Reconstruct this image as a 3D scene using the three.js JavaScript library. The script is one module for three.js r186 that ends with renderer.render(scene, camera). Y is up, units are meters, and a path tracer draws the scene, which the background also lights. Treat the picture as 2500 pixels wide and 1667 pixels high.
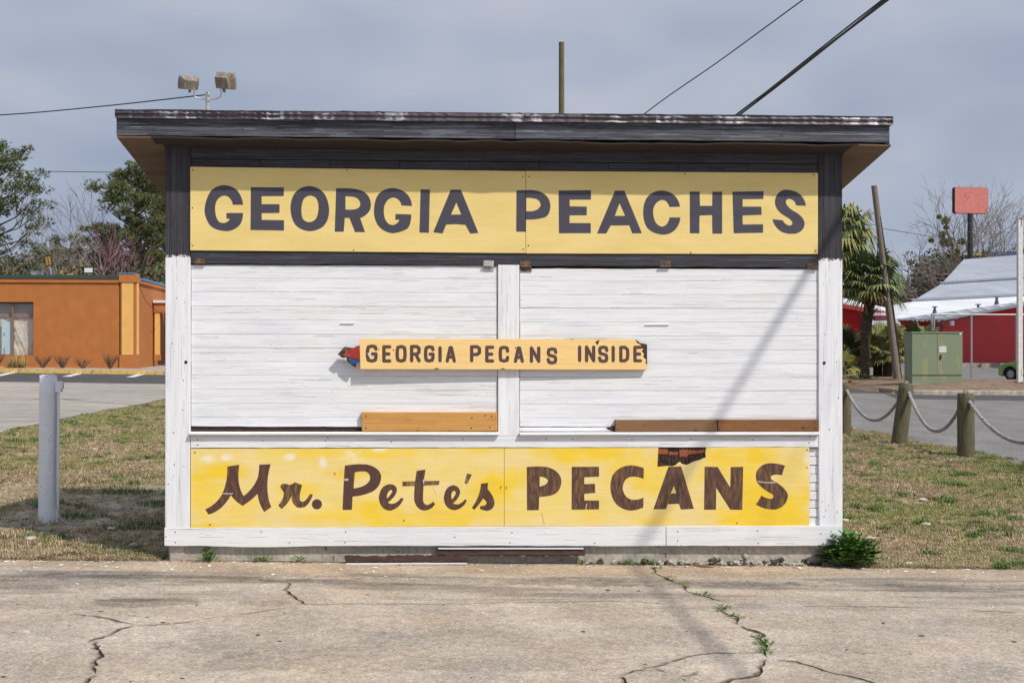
import * as THREE from 'three';
import { mergeGeometries, mergeVertices } from 'three/addons/utils/BufferGeometryUtils.js';
import { createNoise2D, createNoise3D } from 'simplex-noise';

// ---------------------------------------------------------------- camera, sky, sun, exposure
const scene = new THREE.Scene();
const YAW = THREE.MathUtils.degToRad(3.1), FOCAL = 3259;          // photo pixels (2500 x 1667)
const camera = new THREE.PerspectiveCamera(2 * Math.atan(833.5 / FOCAL) * 180 / Math.PI, 1024 / 682, 0.1, 900);
camera.position.set(-0.4935, 1.59, 9.5803);
camera.rotation.y = -YAW;
scene.add(camera);
const renderer = new THREE.WebGLRenderer({ antialias: true });
renderer.setSize(1024, 682);
renderer.toneMapping = THREE.LinearToneMapping;
renderer.toneMappingExposure = 1.0;
renderer.shadowMap.enabled = true;

const SUN = new THREE.Vector3(1.0, 1.58, 1.0).normalize();
const sun = new THREE.DirectionalLight(0xfff6ea, 3.9);
sun.position.copy(SUN).multiplyScalar(60); sun.target.position.set(0, 0, 0);
sun.castShadow = true; sun.shadow.mapSize.set(4096, 4096); sun.shadow.radius = 2;
Object.assign(sun.shadow.camera, { left: -45, right: 45, top: 45, bottom: -45, near: 1, far: 200 });
scene.add(sun, sun.target);

function rng(a) { return () => { a = (a + 0x6d2b79f5) | 0; let t = Math.imul(a ^ (a >>> 15), 1 | a); t = (t + Math.imul(t ^ (t >>> 7), 61 | t)) ^ t; return ((t ^ (t >>> 14)) >>> 0) / 4294967296; }; }
const R0 = rng(77);
const n2 = createNoise2D(rng(5)), n3 = createNoise3D(rng(9));
const fbm2 = (x, y, o = 4) => { let s = 0, a = 0.5; for (let i = 0; i < o; i++) { s += a * n2(x, y); x = x * 2.03 + 7.1; y = y * 2.03 - 3.7; a *= 0.5; } return s; };
const fbm3 = (x, y, z, o = 5) => { let s = 0, a = 0.5; for (let i = 0; i < o; i++) { s += a * n3(x, y, z); x = x * 2.03 + 3.1; y = y * 2.03; z = z * 2.03 - 1.7; a *= 0.5; } return s; };
const clamp = THREE.MathUtils.clamp, smooth = THREE.MathUtils.smoothstep, lerp = THREE.MathUtils.lerp;

// broken high overcast, computed as an equirectangular sky: the same cloud field all the way round
{
  const W = 1024, H = 512, data = new Float32Array(W * H * 4);
  const dark = [0.262, 0.318, 0.43], mid = [0.36, 0.408, 0.508], light = [0.465, 0.482, 0.555];
  for (let j = 0; j < H; j++) {
    const el = ((j + 0.5) / H - 0.5) * Math.PI, y = Math.sin(el), r = Math.cos(el);
    for (let i = 0; i < W; i++) {
      const az = ((i + 0.5) / W - 0.5) * 2 * Math.PI, x = Math.cos(az) * r, z = Math.sin(az) * r;
      const k = 1 / (Math.max(y, 0) + 0.16);
      const a = fbm3(x * k * 0.55 + 54.293, y * 2.2, z * k * 0.55 + 14.328, 5), b = fbm3(x * 3.1 + 2.451, y * 8.5 + 1.5, z * 3.1 + 8.804, 5);
      const halo = 1 + 1.1 * Math.exp(-Math.pow(Math.acos(clamp(x * SUN.x + y * SUN.y + z * SUN.z, -1, 1)) / 0.62, 2));   // thin cloud glows round the sun
      let c = 0.47 + 0.45 * a + 0.62 * b;
      c = clamp(c, 0, 1);
      const o = (j * W + i) * 4;
      for (let q = 0; q < 3; q++) {
        let v = c < 0.5 ? lerp(dark[q], mid[q], c * 2) : lerp(mid[q], light[q], c * 2 - 1);
        if (y < 0) v = lerp(v, [0.2, 0.19, 0.17][q], smooth(-y, 0, 0.12));
        data[o + q] = v * 1.13 * halo;
      }
      data[o + 3] = 1;
    }
  }
  const t = new THREE.DataTexture(data, W, H, THREE.RGBAFormat, THREE.FloatType);
  t.mapping = THREE.EquirectangularReflectionMapping; t.magFilter = t.minFilter = THREE.LinearFilter; t.wrapS = THREE.RepeatWrapping; t.needsUpdate = true;
  scene.background = t; scene.environment = t;
}

// ---------------------------------------------------------------- photo pixel -> direction; distance comes from the wall, the ground or a known depth
const FW = new THREE.Vector3(Math.sin(YAW), 0, -Math.cos(YAW)), RT = new THREE.Vector3(Math.cos(YAW), 0, Math.sin(YAW)), CP = camera.position;
const V = (x, y, z) => new THREE.Vector3(x, y, z);
const dirOf = (px, py) => FW.clone().multiplyScalar(FOCAL).addScaledVector(RT, px - 1250).add(V(0, 833.5 - py, 0));
const onWall = (px, py, z = 0) => { const d = dirOf(px, py); return CP.clone().addScaledVector(d, (z - CP.z) / d.z); };
const atDepth = (px, py, m) => CP.clone().addScaledVector(dirOf(px, py), m / FOCAL);
const rise = (z) => 0.6 * smooth(-z, 57, 80);
const groundY = (x, z) => -0.015 * clamp(x, -60, 60) + rise(z);
function onGround(px, py) {
  const d = dirOf(px, py); let t = (0 - CP.y) / d.y;
  for (let i = 0; i < 30; i++) { const p = CP.clone().addScaledVector(d, t); t += (groundY(p.x, p.z) - p.y) / d.y * 0.7; }
  return CP.clone().addScaledVector(d, t);
}

// ---------------------------------------------------------------- naming and geometry helpers
const taken = new Map();
function numbered(name) { const k = taken.get(name) || 0; taken.set(name, k + 1); return k ? name + '_' + String(k).padStart(3, '0') : name; }
function tag(o, label, category, group, kind) {
  if (label) o.userData.label = label; if (category) o.userData.category = category; if (group) o.userData.group = group; if (kind) o.userData.kind = kind; return o;
}
function thing(name, label, category, at, group) {
  const g = new THREE.Group(); g.name = numbered(name); if (at) g.position.copy(at); scene.add(g); return tag(g, label, category, group);
}
function mesh(name, geo, mat, parent = scene) {
  const m = new THREE.Mesh(geo, mat); m.name = parent === scene ? numbered(name) : name; m.castShadow = m.receiveShadow = true;
  if (parent !== scene) { parent.updateWorldMatrix(true, false); }
  parent.add(m); return m;
}
function structure(name, geo, mat) { return tag(mesh(name, geo, mat), null, null, null, 'structure'); }
// geometry given in world coordinates, put under a parent that has a place of its own
function local(geo, parent) { parent.updateMatrixWorld(true); geo.applyMatrix4(parent.matrixWorld.clone().invert()); return geo; }
const merge = (list) => mergeGeometries(list.map((g) => { const q = g.index ? g.toNonIndexed() : g; for (const k of Object.keys(q.attributes)) if (!['position', 'normal', 'uv', 'color'].includes(k)) q.deleteAttribute(k); return q; }));
function box(w, h, d, x = 0, y = 0, z = 0) { const g = new THREE.BoxGeometry(w, h, d); g.translate(x, y, z); return uvBox(g); }
function uvBox(g) {      // uv in metres by the way each face points
  const q = g.index ? g.toNonIndexed() : g, p = q.attributes.position; q.computeVertexNormals(); const n = q.attributes.normal, uv = new Float32Array(p.count * 2);
  for (let i = 0; i < p.count; i++) {
    const ax = Math.abs(n.getX(i)), ay = Math.abs(n.getY(i)), az = Math.abs(n.getZ(i));
    if (az >= ax && az >= ay) { uv[2 * i] = p.getX(i); uv[2 * i + 1] = p.getY(i); } else if (ax >= ay) { uv[2 * i] = p.getZ(i); uv[2 * i + 1] = p.getY(i); } else { uv[2 * i] = p.getX(i); uv[2 * i + 1] = p.getZ(i); }
  }
  q.setAttribute('uv', new THREE.BufferAttribute(uv, 2)); return q;
}
// tapered tube through points with a radius at each point
function limb(points, radii, sides = 6, cap = true) {
  const pos = [], uv = [], idx = []; let up = V(0, 0, 1), run = 0;
  points.forEach((p, i) => {
    const a = points[Math.max(0, i - 1)], b = points[Math.min(points.length - 1, i + 1)], d = b.clone().sub(a).normalize();
    if (Math.abs(d.dot(up)) > 0.95) up = Math.abs(d.x) < 0.8 ? V(1, 0, 0) : V(0, 1, 0);
    const e = d.clone().cross(up).normalize(), f = e.clone().cross(d).normalize(); up = f;
    if (i) run += p.distanceTo(points[i - 1]);
    for (let k = 0; k <= sides; k++) {
      const t = k / sides * Math.PI * 2, c = Math.cos(t) * radii[i], s = Math.sin(t) * radii[i];
      pos.push(p.x + e.x * c + f.x * s, p.y + e.y * c + f.y * s, p.z + e.z * c + f.z * s); uv.push(run, t * Math.max(radii[0], 0.03));
    }
    if (i) for (let k = 0; k < sides; k++) { const o = (i - 1) * (sides + 1) + k, q = o + sides + 1; idx.push(o, q, o + 1, o + 1, q, q + 1); }
  });
  if (cap) for (const [i, flip] of [[0, 0], [points.length - 1, 1]]) {
    const c = pos.length / 3, p = points[i], o = i * (sides + 1); pos.push(p.x, p.y, p.z); uv.push(0, 0);
    for (let k = 0; k < sides; k++) flip ? idx.push(c, o + k + 1, o + k) : idx.push(c, o + k, o + k + 1);
  }
  const g = new THREE.BufferGeometry(); g.setAttribute('position', new THREE.Float32BufferAttribute(pos, 3)); g.setAttribute('uv', new THREE.Float32BufferAttribute(uv, 2)); g.setIndex(idx); g.computeVertexNormals(); return g;
}
function curvePts(pts, n) { return new THREE.CatmullRomCurve3(pts).getPoints(n); }
const cable = (pts, r, n = 40, sides = 5) => { const q = curvePts(pts, n); return limb(q, q.map(() => r), sides); };
function soup() {        // triangle collector with optional colours
  const pos = [], col = [];
  return {
    pos, col, n: 0,
    tri(a, b, c, k) { pos.push(a.x, a.y, a.z, b.x, b.y, b.z, c.x, c.y, c.z); if (k) for (let i = 0; i < 3; i++) col.push(k[0], k[1], k[2]); },
    geo() { const g = new THREE.BufferGeometry(); g.setAttribute('position', new THREE.Float32BufferAttribute(pos, 3)); if (col.length) g.setAttribute('color', new THREE.Float32BufferAttribute(col, 3)); g.setAttribute('uv', new THREE.Float32BufferAttribute(new Float32Array(pos.length / 3 * 2), 2)); g.computeVertexNormals(); return g; },
  };
}
// ---------------------------------------------------------------- textures and materials
function canvas(w, h) { const c = document.createElement('canvas'); c.width = w; c.height = h; return c; }
function texture(c, srgb, mx, my) {
  const t = new THREE.CanvasTexture(c); if (srgb) t.colorSpace = THREE.SRGBColorSpace; t.wrapS = t.wrapT = THREE.RepeatWrapping; t.magFilter = THREE.LinearFilter; t.anisotropy = 8;
  if (mx) t.repeat.set(1 / mx, 1 / my); return t;
}
const rgb = (c, a = 1) => `rgba(${c[0] | 0},${c[1] | 0},${c[2] | 0},${a})`;
// paint every pixel from a function, colour + height
function pixelTex(w, h, mx, my, f, bump = true) {
  const c = canvas(w, h), b = bump && canvas(w, h), x = c.getContext('2d'), im = x.createImageData(w, h), y = b && b.getContext('2d'), bm = b && y.createImageData(w, h);
  for (let j = 0; j < h; j++) for (let i = 0; i < w; i++) {
    const v = f(i / w, j / h, i, j), o = (j * w + i) * 4;
    im.data[o] = v[0]; im.data[o + 1] = v[1]; im.data[o + 2] = v[2]; im.data[o + 3] = 255;
    if (b) { bm.data[o] = bm.data[o + 1] = bm.data[o + 2] = v[3]; bm.data[o + 3] = 255; }
  }
  x.putImageData(im, 0, 0); if (b) y.putImageData(bm, 0, 0);
  let m1, m2; return { c, b, x, y, map: () => (m1 ||= texture(c, true, mx, my)), bumpMap: () => b && (m2 ||= texture(b, false, mx, my)) };
}
// noise that tiles: sampled on a torus
const COS = new Float32Array(4097), SIN = new Float32Array(4097); for (let i = 0; i < 4097; i++) { COS[i] = Math.cos(i / 4096 * 2 * Math.PI); SIN[i] = Math.sin(i / 4096 * 2 * Math.PI); }
const tile = (u, v, fx, fy, s = 0) => { const iu = (u * 4096) | 0, iv = (v * 4096) | 0, cu = COS[iu], su = SIN[iu], cv = COS[iv], sv = SIN[iv], ra = fx / 6.28318, rb = fy / 6.28318; return 0.7 * (n3(cu * ra + s, su * ra + s * 2, cv * rb) + n3(sv * rb + s, cu * ra + 9 + s, su * ra - s)) * 0.72; };
function mat(o) { return new THREE.MeshStandardMaterial({ roughness: 0.9, metalness: 0, ...o }); }
function matTex(t, o = {}, bump = 0.002) { const p = { map: t.map(), ...o }; if (t.b) { p.bumpMap = t.bumpMap(); p.bumpScale = bump; } return mat(p); }

// hand-painted, weathered board: base paint, long grain streaks, open checks, bare specks
function woodTex(w, h, mx, my, o) {
  const r = rng(o.seed), c = canvas(w, h), b = canvas(w, h), x = c.getContext('2d'), y = b.getContext('2d');
  x.fillStyle = rgb(o.base); x.fillRect(0, 0, w, h); y.fillStyle = 'rgb(150,150,150)'; y.fillRect(0, 0, w, h);
  const wrap = (px, f) => { f(px); if (px > w * 0.6) f(px - w); };
  for (let i = 0; i < o.blots; i++) { const X = r() * w, Y = r() * h, R = (0.03 + r() * 0.1) * w; x.fillStyle = rgb(o.blot[(r() * o.blot.length) | 0], 0.03 + r() * o.blotA); wrap(X, (X) => { x.beginPath(); x.ellipse(X, Y, R, R * 0.16 * (0.4 + r()), 0, 0, 7); x.fill(); }); }
  for (let i = 0; i < o.streaks; i++) {
    const X = r() * w, Y = r() * h, L = (0.02 + r() * r() * 0.35) * w, a = r() * o.streakA, k = o.streak[(r() * o.streak.length) | 0], dy = (r() - 0.5) * 3;
    wrap(X, (X) => { x.strokeStyle = rgb(k, a); x.lineWidth = (0.5 + r() * 1.6) * (o.lw || 1); x.beginPath(); x.moveTo(X, Y); x.bezierCurveTo(X + L * 0.3, Y + dy, X + L * 0.6, Y - dy, X + L, Y + dy * 0.5); x.stroke();
      y.strokeStyle = rgb([110, 110, 110], a * 1.2); y.lineWidth = 1; y.beginPath(); y.moveTo(X, Y); y.bezierCurveTo(X + L * 0.3, Y + dy, X + L * 0.6, Y - dy, X + L, Y + dy * 0.5); y.stroke(); });
  }
  for (let i = 0; i < o.checks; i++) {
    let X = r() * w, Y = r() * h; if (o.clump && n2(X * 0.004 + o.seed, Y * 0.012) < 0.3) continue; const n = 3 + (r() * 9 | 0), s = (0.003 + r() * 0.012) * w, a = o.clump ? 0.1 + r() * r() * 0.5 : 0.25 + r() * 0.55;
    for (const q of [x, y]) { q.beginPath(); q.strokeStyle = q === x ? rgb(o.check, a) : 'rgba(20,20,20,.9)'; q.lineWidth = (0.7 + r() * 1.3) * (o.lw ? 0.5 + o.lw / 2 : 1); }
    x.moveTo(X, Y); y.moveTo(X, Y); for (let k = 0; k < n; k++) { X += s * (0.5 + r()); Y += (r() - 0.5) * 2.4; x.lineTo(X, Y); y.lineTo(X, Y); } x.stroke(); y.stroke();
  }
  for (let i = 0; i < (o.knots || 0); i++) {
    const X = r() * w, Y = r() * h, R = 4 + r() * 9; for (let k = 3; k > 0; k--) { x.fillStyle = rgb(o.knot, 0.25); wrap(X, (X) => { x.beginPath(); x.ellipse(X, Y, R * k * 0.5, R * k * 0.3, r(), 0, 7); x.fill(); }); }
  }
  for (let i = 0; i < (o.chips || 0); i++) {
    const X = r() * w, Y = r() * h; x.fillStyle = rgb(o.chip[(r() * o.chip.length) | 0], 0.5 + r() * 0.5); x.beginPath(); const R = 1 + r() * r() * (o.chipR || 7); for (let k = 0; k < 8; k++) { const t = k / 8 * 6.28, q = R * (0.4 + r()); x.lineTo(X + Math.cos(t) * q * 2.2, Y + Math.sin(t) * q * 0.7); } x.fill();
    y.fillStyle = 'rgba(60,60,60,.8)'; y.fillRect(X - R, Y - R * 0.4, R * 2, R * 0.8);
  }
  let m1, m2; return { c, b, x, y, map: () => (m1 ||= texture(c, true, mx, my)), bumpMap: () => (m2 ||= texture(b, false, mx, my)) };
}
const WHITE = { base: [226, 228, 231], blots: 150, blot: [[188, 191, 198], [240, 242, 244], [200, 200, 198]], blotA: 0.1, clump: 1, lw: 2, streaks: 1900, streakA: 0.24, streak: [[150, 152, 158], [172, 172, 172], [246, 248, 250], [128, 128, 132]], checks: 620, check: [104, 102, 100], chips: 34, chip: [[110, 96, 86], [60, 55, 52], [150, 105, 70]], chipR: 2.2 };
const tWhite = woodTex(2048, 1024, 2.4, 1.2, { ...WHITE, seed: 3 });
const tWhite2 = woodTex(2048, 512, 2.4, 0.6, { ...WHITE, seed: 8, base: [229, 231, 235], streaks: 1300, streakA: 0.18, checks: 240, chips: 20 });
const tDark = woodTex(2048, 512, 2.4, 0.6, { seed: 12, lw: 3.2, base: [46, 45, 51], blots: 120, blot: [[80, 84, 94], [42, 39, 45], [50, 50, 60]], blotA: 0.22, streaks: 1500, streakA: 0.42, streak: [[104, 110, 120], [30, 28, 33], [82, 84, 94], [24, 20, 24]], checks: 150, check: [22, 18, 20], knots: 14, knot: [30, 26, 30], chips: 40, chip: [[150, 140, 128], [120, 118, 120], [168, 110, 66], [40, 34, 34]], chipR: 3 });
const tPine = woodTex(1024, 256, 1.2, 0.3, { seed: 20, lw: 1.8, base: [196, 146, 78], blots: 40, blot: [[210, 160, 92], [176, 122, 58]], blotA: 0.3, streaks: 420, streakA: 0.36, streak: [[168, 112, 50], [214, 170, 104], [150, 96, 44]], checks: 6, check: [90, 60, 34], knots: 6, knot: [84, 50, 22], chips: 10, chip: [[90, 70, 50]], chipR: 2 });
const tBrown = woodTex(1024, 256, 1.2, 0.3, { seed: 24, lw: 1.8, base: [126, 95, 66], blots: 60, blot: [[110, 78, 50], [156, 112, 72], [92, 70, 52]], blotA: 0.3, streaks: 600, streakA: 0.4, streak: [[96, 66, 44], [160, 118, 78], [82, 60, 46]], checks: 12, check: [50, 34, 24], knots: 4, knot: [60, 40, 28], chips: 8, chip: [[60, 50, 44]], chipR: 2 });
const tRot = woodTex(512, 256, 0.6, 0.3, { seed: 29, base: [62, 44, 40], blots: 60, blot: [[110, 62, 40], [36, 26, 26], [80, 60, 54]], blotA: 0.4, streaks: 700, streakA: 0.6, streak: [[24, 18, 18], [100, 78, 70], [128, 70, 40], [48, 36, 34]], checks: 70, check: [10, 8, 8], chips: 50, chip: [[150, 140, 134], [150, 78, 40], [20, 16, 16]], chipR: 5 });
const tPost = woodTex(512, 512, 1.2, 1.2, { seed: 33, lw: 2.4, base: [118, 112, 92], blots: 60, blot: [[92, 92, 70], [140, 128, 108], [86, 74, 60]], blotA: 0.3, streaks: 1500, streakA: 0.5, streak: [[78, 74, 58], [150, 142, 120], [60, 54, 44], [108, 106, 88]], checks: 60, check: [32, 28, 24], knots: 5, knot: [60, 50, 40] });
const tFascia = woodTex(2048, 512, 2.4, 0.6, { seed: 13, lw: 3.2, base: [70, 71, 80], blots: 140, blot: [[118, 126, 136], [48, 46, 54], [66, 68, 78]], blotA: 0.32, streaks: 1700, streakA: 0.55, streak: [[140, 150, 160], [40, 38, 46], [112, 118, 128], [30, 27, 32]], checks: 170, check: [24, 20, 22], knots: 14, knot: [34, 30, 34], chips: 30, chip: [[150, 140, 128], [130, 128, 130], [40, 34, 34]], chipR: 3 });
const mFascia = matTex(tFascia, { roughness: 0.7 }, 0.003);
const tPole = woodTex(512, 512, 1.2, 1.2, { seed: 35, lw: 2.4, base: [126, 114, 103], blots: 60, blot: [[98, 90, 82], [150, 138, 126], [120, 88, 68]], blotA: 0.3, streaks: 1700, streakA: 0.6, streak: [[78, 70, 62], [166, 154, 142], [60, 52, 46], [132, 104, 84]], checks: 80, check: [34, 28, 24], knots: 5, knot: [60, 50, 40] });
const mWhite = matTex(tWhite, { roughness: 0.75 }, 0.003), mWhite2 = matTex(tWhite2, { roughness: 0.7 }, 0.002), mDark = matTex(tDark, { roughness: 0.55 }, 0.003);
const mPine = matTex(tPine, { roughness: 0.7 }, 0.001), mBrown = matTex(tBrown, { roughness: 0.8 }, 0.002), mRot = matTex(tRot, {}, 0.006), mPostWood = matTex(tPost, { color: 0xcdc9b6 }, 0.01);
const turned = (m) => { const q = m.clone(); for (const k of ['map', 'bumpMap']) { q[k] = m[k].clone(); q[k].rotation = Math.PI / 2; const r = m[k].repeat; q[k].repeat.set(r.x, r.y); } return q; };

const grain = (mx, col, amp, seed, fine = 40, w = 512) => pixelTex(w, w, mx, mx, (u, v, i, j) => {
  const a = tile(u, v, 6, 6, seed), b = tile(u, v, fine, fine, seed + 4), s = R0() - 0.5, k = 1 + amp * (0.5 * a + 0.4 * b + 0.7 * s); return [col[0] * k, col[1] * k, col[2] * k, 128 + 60 * b + 80 * s];
});
const tAsphalt = pixelTex(768, 768, 6, 6, (u, v) => { const a = tile(u, v, 5, 5, 2), b = tile(u, v, 70, 70, 6), s = R0(); const k = 1 + 0.10 * a + 0.12 * b + 0.5 * (s - 0.5) + (s > 0.985 ? 0.6 : 0); return [114 * k, 112 * k, 109 * k, 120 + 70 * b + 70 * (s - 0.5)]; });
const mAsphalt = matTex(tAsphalt, {}, 0.004), mAsphaltDark = matTex(tAsphalt, { color: 0x9a9c9f }, 0.004);
const tLot = pixelTex(768, 768, 12, 12, (u, v) => { const a = tile(u, v, 4, 9, 3), b = tile(u, v, 40, 40, 7), s = R0() - 0.5, k = 1 + 0.1 * a + 0.07 * b + 0.12 * s; return [156 * k, 148 * k, 139 * k, 128 + 40 * b + 60 * s]; });
const mLot = matTex(tLot, {}, 0.003);
const mWhiteLine = matTex(grain(1.5, [205, 203, 198], 0.25, 14), {}, 0.002);
const mKerb = matTex(grain(1.4, [150, 142, 130], 0.3, 21), {}, 0.006);
const mKerbYellow = matTex(pixelTex(512, 256, 3, 1.5, (u, v) => { const a = tile(u, v, 9, 5, 31), s = R0() - 0.5; const w = a + 0.5 * tile(u, v, 40, 30, 4) > 0.42; const k = 1 + 0.12 * a + 0.1 * s; return w ? [140 * k, 130 * k, 112 * k, 90] : [212 * k, 178 * k, 98 * k, 150]; }), {}, 0.003);
const mFoundation = matTex(pixelTex(1024, 256, 2.4, 0.6, (u, v) => { const a = tile(u, v, 7, 3, 41), b = tile(u, v, 60, 18, 43), s = R0() - 0.5, st = tile(u, v, 16, 6, 47); const k = 1 + 0.13 * a + 0.12 * b + 0.13 * s; return st + 0.5 * b > 0.78 ? [112 * k, 103 * k, 92 * k, 100] : [172 * k, 165 * k, 153 * k, 128 + 50 * b + 40 * s]; }), {}, 0.008);
const mMetalGrey = mat({ color: 0xa9aaac, roughness: 0.45, metalness: 0.6 }), mGalv = mat({ color: 0xb4b7ba, roughness: 0.4, metalness: 0.75 });
const mRust = matTex(grain(0.2, [104, 84, 72], 0.9, 51, 60, 128), { roughness: 0.7, metalness: 0.35 }, 0.001);
const mBlack = mat({ color: 0x1c1c1e, roughness: 0.6 }), mWire = mat({ color: 0x23262a, roughness: 0.55 });
// ---------------------------------------------------------------- ground, apron, roads
const green = (x, z) => 0.5 + 0.75 * fbm2(x * 0.33 + 3, z * 0.22, 4) + (x < 0 ? 0.16 * smooth(-z, 6, 12) : 0.12 * smooth(-z, 1.5, 5) - 0.3 * smooth(-z, 8.5, 12));
const bare = (x, z) => 0.42 * fbm2(x * 0.6 - 9, z * 0.5 + 4, 4) + (x < 0 && x > -5 && z > -5 && z < -0.4 ? 0.24 : 0) - 0.02;
function sheet(x0, x1, z0, z1, nx, nz, lift, f) {
  const g = new THREE.PlaneGeometry(1, 1, nx, nz), p = g.attributes.position, uv = g.attributes.uv;
  for (let i = 0; i < p.count; i++) { const x = lerp(x0, x1, uv.getX(i)), z = lerp(z1, z0, uv.getY(i)); p.setXYZ(i, x, groundY(x, z) + lift + (f ? f(x, z) : 0), z); uv.setXY(i, x, z); }
  g.computeVertexNormals(); return g;
}
// flat outline on the ground, uv in metres; holes allowed
function patch(outline, lift, holes = [], thick = 0) {
  const s = new THREE.Shape(outline.map(([x, z]) => new THREE.Vector2(x, -z)));
  for (const h of holes) s.holes.push(new THREE.Path(h.map(([x, z]) => new THREE.Vector2(x, -z))));
  const g = thick ? new THREE.ExtrudeGeometry(s, { depth: thick, bevelEnabled: false }) : new THREE.ShapeGeometry(s);
  const p = g.attributes.position, uv = g.attributes.uv;
  for (let i = 0; i < p.count; i++) { const x = p.getX(i), z = -p.getY(i), h = p.getZ(i) - thick; p.setXYZ(i, x, groundY(x, z) + lift + h, z); uv.setXY(i, x, z); }
  g.computeVertexNormals(); return g;
}
// ground: soil with thatch; patches of bare sandy dirt
const tSoil = pixelTex(768, 768, 9, 9, (u, v) => {
  const a = tile(u, v, 7, 7, 61), b = tile(u, v, 26, 26, 64), c = tile(u, v, 90, 90, 66), s = R0() - 0.5, k = 1 + 0.2 * b + 0.22 * c + 0.3 * s, m = clamp(0.5 + 1.3 * a + 0.4 * b, 0, 1);
  return [lerp(130, 142, m) * k, lerp(112, 130, m) * k, lerp(86, 110, m) * k, 128 + 60 * c + 60 * s];
});
const mSoil = matTex(tSoil, {}, 0.02);
structure('ground', merge([sheet(-90, 90, -130, 60, 90, 95, -0.012), sheet(-450, -90, -420, 60, 8, 10, -0.012), sheet(90, 450, -420, 60, 8, 10, -0.012), sheet(-90, 90, -420, -130, 8, 8, -0.012)]), mSoil);

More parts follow.
